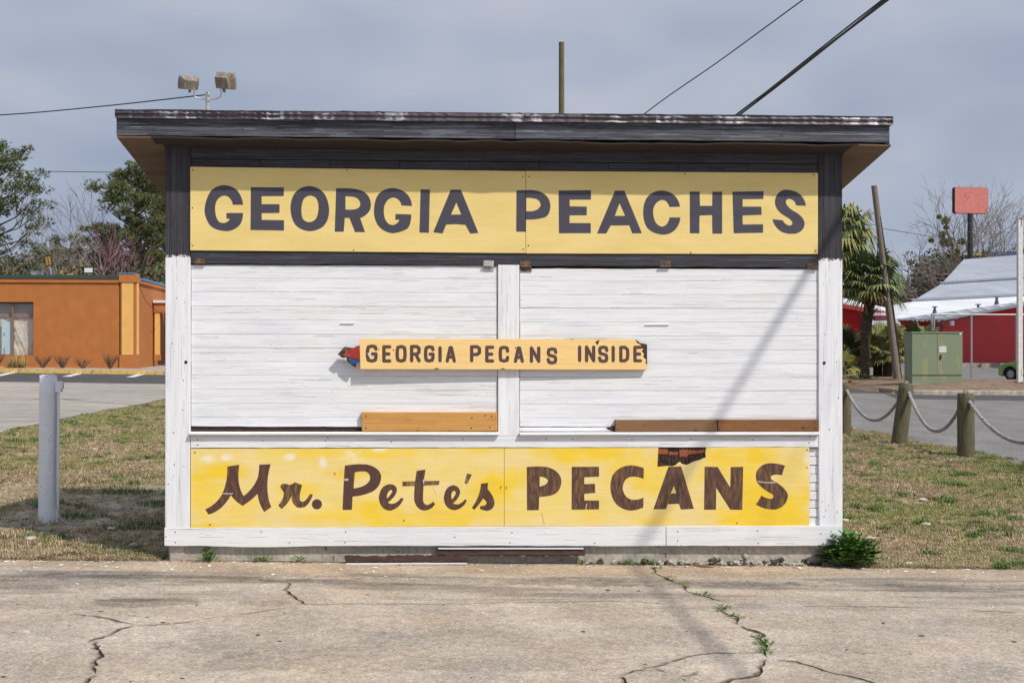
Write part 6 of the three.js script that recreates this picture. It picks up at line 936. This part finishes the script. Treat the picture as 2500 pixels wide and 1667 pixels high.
function pine(name, label, px, pyTop, D, o) {
  const b = atDepth(px, 833, D), gy = groundY(b.x, b.z), H = 1.59 + (833.5 - pyTop) * D / FOCAL - gy, r = rng(o.seed), t = thing(name, label, 'tree', V(b.x, gy, b.z), o.group), w = [], s = soup(), lean = o.lean || 0;
  const T = (f) => V(lean * f * f * H * 0.1 + 0.12 * Math.sin(f * 6 + o.seed), f * H, 0.1 * Math.cos(f * 5)), pts = []; for (let i = 0; i <= 12; i++) pts.push(T(i / 12 * 0.97)); pts[0].y = -0.2;
  mesh('trunk', limb(pts, pts.map((_, i) => lerp(0.3, 0.05, i / 12) * (o.girth || 1)), 8), mBark, t);
  for (let i = 0; i < o.limbs; i++) {
    const f = lerp(o.bare, 0.98, Math.pow((i + 0.5) / o.limbs, 0.9)), rel = (f - o.bare) / (1 - o.bare), a = i * 2.4 + r() * 0.8, L = o.spread * (0.35 + 0.65 * Math.sin(Math.PI * clamp(0.18 + rel * 0.82, 0, 1))) * (0.65 + r() * 0.6), p0 = T(f), d = V(Math.cos(a), 0.12 + 0.35 * r() + rel * 0.5, Math.sin(a)), p1 = p0.clone().addScaledVector(d, L * 0.55).add(V(0, -0.06 * L, 0)), p2 = p0.clone().addScaledVector(d, L).add(V(0, 0.1 * L, 0));
    w.push(limb([p0, p1, p2], [0.075, 0.045, 0.02], 5));
    const m = 2 + (r() * 3 | 0); for (let k = 0; k < m; k++) { const q = k === 0 ? p2 : p0.clone().lerp(p2, 0.5 + r() * 0.5).add(V((r() - 0.5) * L * 0.6, (r() - 0.1) * L * 0.3, (r() - 0.5) * L * 0.6)); if (k) w.push(limb([p1, q], [0.03, 0.012], 4)); puff(s, q, o.puff * (0.7 + r() * 0.6), o.n, o.col, r, o.len || 0.24); }
  }
  mesh('limbs', merge(w), mBark, t); mesh('crown', s.geo(), mNeedle, t); return t;
}
const PG = [0.095, 0.12, 0.04], PG2 = [0.125, 0.15, 0.052];
pine('pine_tree', 'large pine with layered crown at the left end of the orange building', -40, 405, 96, { seed: 3, limbs: 56, bare: 0.28, spread: 4.4, puff: 0.66, n: 44, col: PG, girth: 1.3 });
pine('pine_tree', 'tall round-headed pine behind the orange building beside the stand', 318, 438, 92, { seed: 5, limbs: 38, bare: 0.5, spread: 2.6, puff: 0.56, n: 44, col: PG2, lean: 0.6 });
pine('pine_tree', 'slim pine half hidden by the left side of the stand', 372, 452, 95, { seed: 8, limbs: 34, bare: 0.45, spread: 1.9, puff: 0.46, n: 30, col: PG });
pine('pine_tree', 'dark pine standing close behind the left corner of the stand', 408, 520, 98, { seed: 9, limbs: 36, bare: 0.25, spread: 2.0, puff: 0.5, n: 30, col: [0.05, 0.075, 0.028] });
pine('pine_tree', 'lower bushy pine in front of the round-headed pine', 262, 560, 97, { seed: 12, limbs: 28, bare: 0.3, spread: 1.9, puff: 0.45, n: 30, col: PG });
pine('young_pine', 'small pine in the scrub between the two tall pines', 168, 590, 100, { seed: 14, limbs: 16, bare: 0.25, spread: 1.8, puff: 0.5, n: 22, col: [0.12, 0.15, 0.06] });
pine('young_pine', 'stubby dark pine in the scrub near the large pine', 108, 622, 104, { seed: 15, limbs: 14, bare: 0.2, spread: 1.9, puff: 0.5, n: 22, col: [0.08, 0.11, 0.045] });

function bareTree(name, label, px, pyTop, D, o) {
  const b = atDepth(px, 833, D), gy = groundY(b.x, b.z), H = 1.59 + (833.5 - pyTop) * D / FOCAL - gy, r = rng(o.seed), t = thing(name, label, 'tree', V(b.x, gy, b.z), o.group), w = [], tips = [];
  const grow = (p, d, L, R, lv) => {
    const n = 3, P = [p]; let q = p, e = d.clone(); for (let i = 0; i < n; i++) { e = e.clone().add(V((r() - 0.5) * o.wig, (r() - 0.45) * o.wig * 0.5 + 0.03, (r() - 0.5) * o.wig)).normalize(); q = q.clone().addScaledVector(e, L / n); P.push(q); }
    w.push(limb(P, P.map((_, i) => Math.max(R * (1 - 0.4 * i / n), 0.012)), lv < 2 ? 6 : 3, false)); tips.push([q, lv]);
    if (lv >= o.lv) return; const m = lv === 0 ? o.fork : 2 + (r() * 2.2 | 0); for (let k = 0; k < m; k++) { const a = r() * 6.28, sp = o.open * (0.6 + r() * 0.8), x = e.clone().cross(V(Math.cos(a), 0.3, Math.sin(a))).normalize(), f = lv === 0 ? P[1 + (r() * 3 | 0)] : P[2 + (r() * 2 | 0)]; grow(f, e.clone().addScaledVector(x, sp).normalize(), L * (0.62 + r() * 0.25), R * 0.58, lv + 1); }
  };
  grow(V(0, -0.1, 0), V(o.lean || 0, 1, 0).normalize(), H * 0.42, o.R || 0.16, 0);
  mesh('branches', merge(w), o.mat || mTwig, t); return { t, tips, r };
}
for (const [px, py, s, lab, m] of [[40, 640, 31, 'grey leafless tree left of the solar lamp', mTwig], [152, 610, 32, 'pale leafless tree right of the solar lamp', mTwig], [196, 628, 33, 'leafless sapling behind the square floodlight', mTwig], [232, 600, 34, 'grey leafless tree with fine upright twigs', mTwig], [284, 622, 35, 'reddish-purple leafless tree behind the pilaster', mTwigRed], [270, 530, 36, 'tall pale leafless tree among the pines', mTwig], [330, 600, 37, 'leafless tree in front of the slim pine', mTwig]]) bareTree('bare_tree', lab, px, py, m === mTwigRed ? 86 : 90 + (s % 4) * 3, { seed: s, lv: 5, fork: 5, wig: 0.5, open: 0.62, mat: m, R: 0.13 });

function bush(name, label, px, pyTop, D, W, o) {
  const b = atDepth(px, 833, D), gy = groundY(b.x, b.z), H = 1.59 + (833.5 - pyTop) * D / FOCAL - gy, r = rng(o.seed), t = thing(name, label, 'shrub', V(b.x, gy, b.z), o.group), s = soup(), w = [];
  const n = o.n || 40; for (let i = 0; i < n; i++) { const a = r() * 6.28, q = Math.sqrt(r()), h = H * (0.12 + 0.82 * r()) * (1 - 0.35 * q * q), c = V(Math.cos(a) * W * q, h, Math.sin(a) * W * q * 0.7), R = 0.35 + r() * 0.4;
    for (let k = 0; k < 46; k++) { const u = V(r() * 2 - 1, r() * 2 - 1, r() * 2 - 1); if (u.length() > 1) continue; const p = c.clone().addScaledVector(u, R), d = V(r() - 0.5, r() - 0.5, r() - 0.5).normalize(), e = d.clone().cross(V(r() - 0.5, r() - 0.5, r() - 0.5)).normalize(), L = 0.1 + r() * 0.1, g = 0.6 + r() * 0.8, K = o.col[(r() * o.col.length) | 0], col = [K[0] * g, K[1] * g, K[2] * g]; s.tri(p.clone().addScaledVector(d, L), p.clone().addScaledVector(e, L * 0.5), p.clone().addScaledVector(e, -L * 0.5), col); s.tri(p.clone().addScaledVector(d, -L), p.clone().addScaledVector(e, -L * 0.5), p.clone().addScaledVector(e, L * 0.5), col); }
    if (i % 3 === 0) w.push(limb([V(c.x * 0.1, 0, c.z * 0.1), V(c.x * 0.5, h * 0.55, c.z * 0.5), c], [0.05, 0.03, 0.015], 4)); }
  mesh('stems', merge(w), mBark, t); mesh('foliage', s.geo(), mNeedle, t); return t;
}
const OL = [[0.11, 0.115, 0.05], [0.15, 0.13, 0.06], [0.09, 0.11, 0.045]], DK = [[0.055, 0.075, 0.035], [0.075, 0.095, 0.04]], GD = [[0.2, 0.155, 0.05], [0.16, 0.14, 0.05]], GR = [[0.15, 0.14, 0.11], [0.19, 0.17, 0.14], [0.12, 0.12, 0.08]];
[[-30, 640, 2.8, OL], [20, 655, 2.6, OL], [60, 640, 2.4, GD], [95, 652, 2.6, DK], [140, 630, 2.4, GR], [165, 632, 2.2, GD], [205, 640, 2.4, GR], [235, 630, 2.4, DK], [270, 640, 2.2, GR], [300, 630, 2.2, OL], [345, 610, 2.6, OL], [385, 600, 2.8, DK], [420, 590, 2.8, OL], [-60, 600, 3, DK]].forEach(([px, py, W, col], i) => bush('scrub_bush', { 0: 'olive green', 1: 'golden brown' }[col === OL ? 0 : 1] && (col === OL ? 'olive green scrub bush in the thicket behind the orange building' : col === GD ? 'golden brown scrub bush in the thicket behind the orange building' : col === GR ? 'grey-brown scrub bush in the thicket behind the orange building' : 'dark green scrub bush in the thicket behind the orange building'), px, py, 84 + (i * 7) % 11, W, { seed: 50 + i, col, n: 46, group: 'scrub thicket behind the orange building' }));
// far wood that closes the view behind buildings: one mass
{
  const r = rng(700), s = soup();
  for (let i = 0; i < 2600; i++) { const side = i % 2, px = side ? 2040 + r() * 560 : -120 + r() * 540, D = 118 + r() * 40, top = side ? 668 + 26 * n2(px * 0.02, 4) + (px < 2240 ? 40 : -28) : 645 + 24 * n2(px * 0.02, 1), p = atDepth(px, lerp(top, 850, Math.pow(r(), 1.4)), D), R = 1.2; const K = side ? [[0.075, 0.085, 0.05], [0.13, 0.11, 0.085], [0.1, 0.09, 0.07]][(r() * 3) | 0] : [[0.1, 0.1, 0.06], [0.14, 0.125, 0.09], [0.07, 0.085, 0.04]][(r() * 3) | 0];
    for (let k = 0; k < 26; k++) { const q = p.clone().add(V((r() - 0.5) * 2 * R, (r() - 0.5) * 1.4 * R, (r() - 0.5) * 2 * R)), d = V(r() - 0.5, r() - 0.3, r() - 0.5).normalize().multiplyScalar(0.34), e = V(r() - 0.5, r() - 0.5, r() - 0.5).normalize().multiplyScalar(0.16), g = 0.6 + r() * 0.8; s.tri(q.clone().add(d), q.clone().add(e), q.clone().sub(e), [K[0] * g, K[1] * g, K[2] * g]); } }
  tag(mesh('far_wood', s.geo(), mNeedle), 'distant mixed winter wood along the horizon', 'wood', null, 'stuff');
}
// right: bare tree hung with mistletoe, smaller bare trees
{
  const { t, tips, r } = bareTree('mistletoe_tree', 'leafless tree hung with green mistletoe balls beside the red pole sign', 2330, 508, 116, { seed: 61, lv: 6, fork: 6, wig: 0.5, open: 0.6, lean: -0.12, R: 0.26 });
  const D = 116, k = D / FOCAL; for (const [px, py, R] of [[2309, 539, 10], [2302, 574, 9], [2305, 592, 10], [2320, 591, 13], [2311, 556, 5], [2348, 590, 8], [2275, 588, 5], [2336, 616, 8], [2336, 632, 9], [2294, 530, 4]]) { const p = t.worldToLocal(atDepth(px, py, D)), s = soup(); puff(s, p, R * k * 0.95, 150, [0.24, 0.26, 0.07], r, 0.16, 1); mesh('mistletoe', s.geo(), mNeedle, t); }
  mesh('main_limb', limb([V(0, 0, 0), t.worldToLocal(atDepth(2334, 650, D)), t.worldToLocal(atDepth(2328, 600, D)), t.worldToLocal(atDepth(2312, 560, D)), t.worldToLocal(atDepth(2308, 520, D))], [0.3, 0.24, 0.17, 0.1, 0.04], 7), mTwig, t);
  bareTree('bare_tree', 'small leafless tree right of the red sign pole', 2420, 585, 120, { seed: 64, lv: 5, fork: 6, wig: 0.5, open: 0.7, R: 0.14 }); bareTree('bare_tree', 'small leafless tree at the top edge of the silver roof', 2445, 592, 122, { seed: 66, lv: 5, fork: 6, wig: 0.5, open: 0.7, R: 0.14 }); bareTree('bare_tree', 'leafless grey tree between the palm and the silver roof', 2250, 628, 112, { seed: 67, lv: 5, fork: 5, wig: 0.6, open: 0.7, R: 0.16 });
  bush('dark_oak', 'dark evergreen oak beside the silver roof', 2295, 622, 122, 3.4, { seed: 90, col: DK, n: 110 }); bush('dark_oak', 'dark evergreen oak below the red pole sign', 2345, 612, 124, 3.2, { seed: 91, col: [[0.07, 0.085, 0.04], [0.09, 0.1, 0.05]], n: 100 });
  // far poles with wires
  const q = atDepth(2234, 833, 130), g = groundY(q.x, q.z), p = mesh('far_pole', limb([V(q.x, g, q.z), V(q.x, 1.59 + (833.5 - 668) * 130 / FOCAL, q.z)], [0.16, 0.13], 6), mPostWood); tag(p, 'distant utility pole between the palm and the silver roof', 'pole');
  for (const y of [678, 690, 698]) tag(mesh('far_wire', cable([atDepth(2226, y - 1, 129), atDepth(2270, y + 3, 124), atDepth(2330, y + 6, 120)], 0.03, 10, 4), mWire), 'distant wire strung from the far utility pole toward the silver roof', 'wire', 'far wires');
  tag(mesh('far_wire', cable([atDepth(-200, 414, 140), atDepth(20, 417, 140), atDepth(350, 421, 140), atDepth(700, 423, 140)], 0.035, 20, 4), mWire), 'level distant wire crossing the sky left of the stand', 'wire');
}
// ---------------------------------------------------------------- palms
const mFrond = new THREE.MeshStandardMaterial({ vertexColors: true, roughness: 0.75, side: THREE.DoubleSide });
function fan(s, stems, p, d, L, r, K, droop) {       // one fan leaf: stalk, pleated blades, tips hanging
  const stalk = p.clone().addScaledVector(d, L * 0.55); stalk.y -= droop * 0.05; stems.push(limb([p, stalk], [0.022, 0.012], 4, false));
  const side = d.clone().cross(V(0, 1, 0)).normalize(), up = side.clone().cross(d).normalize(), n = 22, g0 = 0.75 + r() * 0.5;
  for (let i = 0; i < n; i++) {
    const a = lerp(-2.0, 2.0, i / (n - 1)), e = d.clone().multiplyScalar(Math.cos(a)).addScaledVector(side, Math.sin(a)).addScaledVector(up, -0.12 * Math.abs(a)).normalize(), l = L * (0.62 - 0.09 * Math.abs(a)) * (0.85 + r() * 0.3), w = side.clone().multiplyScalar(Math.cos(a)).addScaledVector(d, -Math.sin(a)).multiplyScalar(L * 0.034), m = stalk.clone().addScaledVector(e, l * 0.6), t = stalk.clone().addScaledVector(e, l).add(V(0, -droop * l * (0.55 + r() * 0.5), 0)), g = g0 * (0.8 + r() * 0.4), c = [K[0] * g, K[1] * g, K[2] * g];
    s.tri(stalk, m.clone().add(w), m.clone().sub(w), c); s.tri(m.clone().add(w), t, m.clone().sub(w), c);
  }
}
function palm(name, label, px, pyBase, pyHead, D, o) {
  const b = atDepth(px, pyBase, D), hy = 1.59 + (833.5 - pyHead) * D / FOCAL; b.y = Math.max(islandY(b.x, b.z), groundY(b.x, b.z)) - 0.02; const h = hy - b.y, t = thing(name, label, 'palm', b, o.group), r = rng(o.seed), s = soup(), st = [], top = V(o.lean || 0, h, 0);
  if (h > 0.8) {
    const pts = []; for (let i = 0; i <= 10; i++) pts.push(V((o.lean || 0) * (i / 10) ** 2, -0.1 + (h + 0.05) * i / 10, 0)); mesh('trunk', limb(pts, pts.map((_, i) => (o.R || 0.2) * (i < 1 ? 1.25 : 1 + 0.06 * n2(i, o.seed))), 14), matTex(tPost, { color: 0x9c8f82 }, 0.03), t);
    // old leaf bases crossing up the trunk
    const bt = []; for (let i = 0; i < (o.boots || 0); i++) { const low = i % 2, f = low ? r() : Math.pow(r(), 0.5), a = i * 2.4, y = low ? lerp(0.2, h * 0.75, f) : lerp(h * 0.6, h, f), kk = low ? 0.22 : 1, q = V(Math.cos(a), 0, Math.sin(a)), c = V((o.lean || 0) * (y / h) ** 2, y, 0).addScaledVector(q, o.R * 0.95); bt.push(limb([c, c.clone().addScaledVector(q, 0.1 * kk).add(V(0, 0.16 * kk, 0)), c.clone().addScaledVector(q, (0.2 + r() * 0.08) * kk).add(V((r() - .5) * .1, 0.3 * kk, 0))], [0.06 * (low ? 0.6 : 1), 0.045 * (low ? 0.6 : 1), 0.02], 5)); } if (bt.length) mesh('leaf_bases', merge(bt), mat({ color: 0x7d6450, roughness: 1 }), t);
  }
  for (let i = 0; i < o.n; i++) { const a = i * 2.399 + r() * 0.5, el = lerp(o.lo ?? -0.7, 1.35, (i + 0.5) / o.n), d = V(Math.cos(a) * Math.cos(el), Math.sin(el), Math.sin(a) * Math.cos(el)).normalize(), old = el < -0.15 && r() < 0.5; fan(s, st, top.clone().add(V(0, -0.1 + 0.25 * (i / o.n), 0)), d, o.L * (0.85 + r() * 0.3), r, old ? o.old || [0.2, 0.18, 0.05] : o.col[(r() * o.col.length) | 0], o.droop); }
  mesh('stalks', merge(st), mat({ color: 0x7a8040, roughness: 0.7 }), t); mesh('fronds', s.geo(), mFrond, t); return t;
}
const PA = [[0.11, 0.16, 0.045], [0.09, 0.14, 0.04], [0.15, 0.19, 0.06]], PY = [[0.24, 0.22, 0.04], [0.2, 0.21, 0.05], [0.28, 0.23, 0.04]];
palm('cabbage_palm', 'cabbage palm with rough trunk and round fan crown on the island', 2112, 918, 692, 56, { seed: 5, R: 0.2, n: 44, L: 1.45, droop: 0.42, col: PA, boots: 150, lean: 0.3, lo: -0.5 });
palm('cabbage_palm', 'taller palm with drooping yellowish fronds behind the stand corner', 2046, 920, 585, 57, { seed: 7, R: 0.22, n: 46, L: 1.68, droop: 0.8, col: [[0.2, 0.22, 0.06], [0.17, 0.2, 0.06], [0.25, 0.23, 0.06]], boots: 20, lo: -1.0 });
for (const [px, py, s, n, L, col, lab, D] of [[2058, 880, 21, 24, 1.45, [[0.06, 0.09, 0.035], [0.08, 0.11, 0.04]], 'dark green palmetto close to the stand corner', 58], [2168, 856, 22, 22, 1.15, [[0.16, 0.18, 0.05], [0.2, 0.2, 0.06]], 'yellow-green palmetto behind the leaning pole', 57.5], [2056, 912, 23, 12, 0.85, PY, 'small yellow palmetto beside the stand corner post', 53], [2250, 848, 24, 18, 1.2, PA, 'palmetto rising behind the green cabinet', 60], [2144, 868, 25, 18, 1.1, PY, 'yellowing palmetto at the foot of the cabbage palm', 58]]) palm('palmetto', lab, px, Math.max(py + 22, 905), py, D, { seed: s, n, L, droop: 0.3, col, lo: -0.45, group: null });
{ const p = atDepth(2112, 918, 55.6); p.y = islandY(p.x, p.z); weed('palm_weed', p, 0.6, 0.2, 160, 0.08, 'low green groundcover around the cabbage palm trunk', null, 333, 0.7); }
renderer.render(scene, camera);
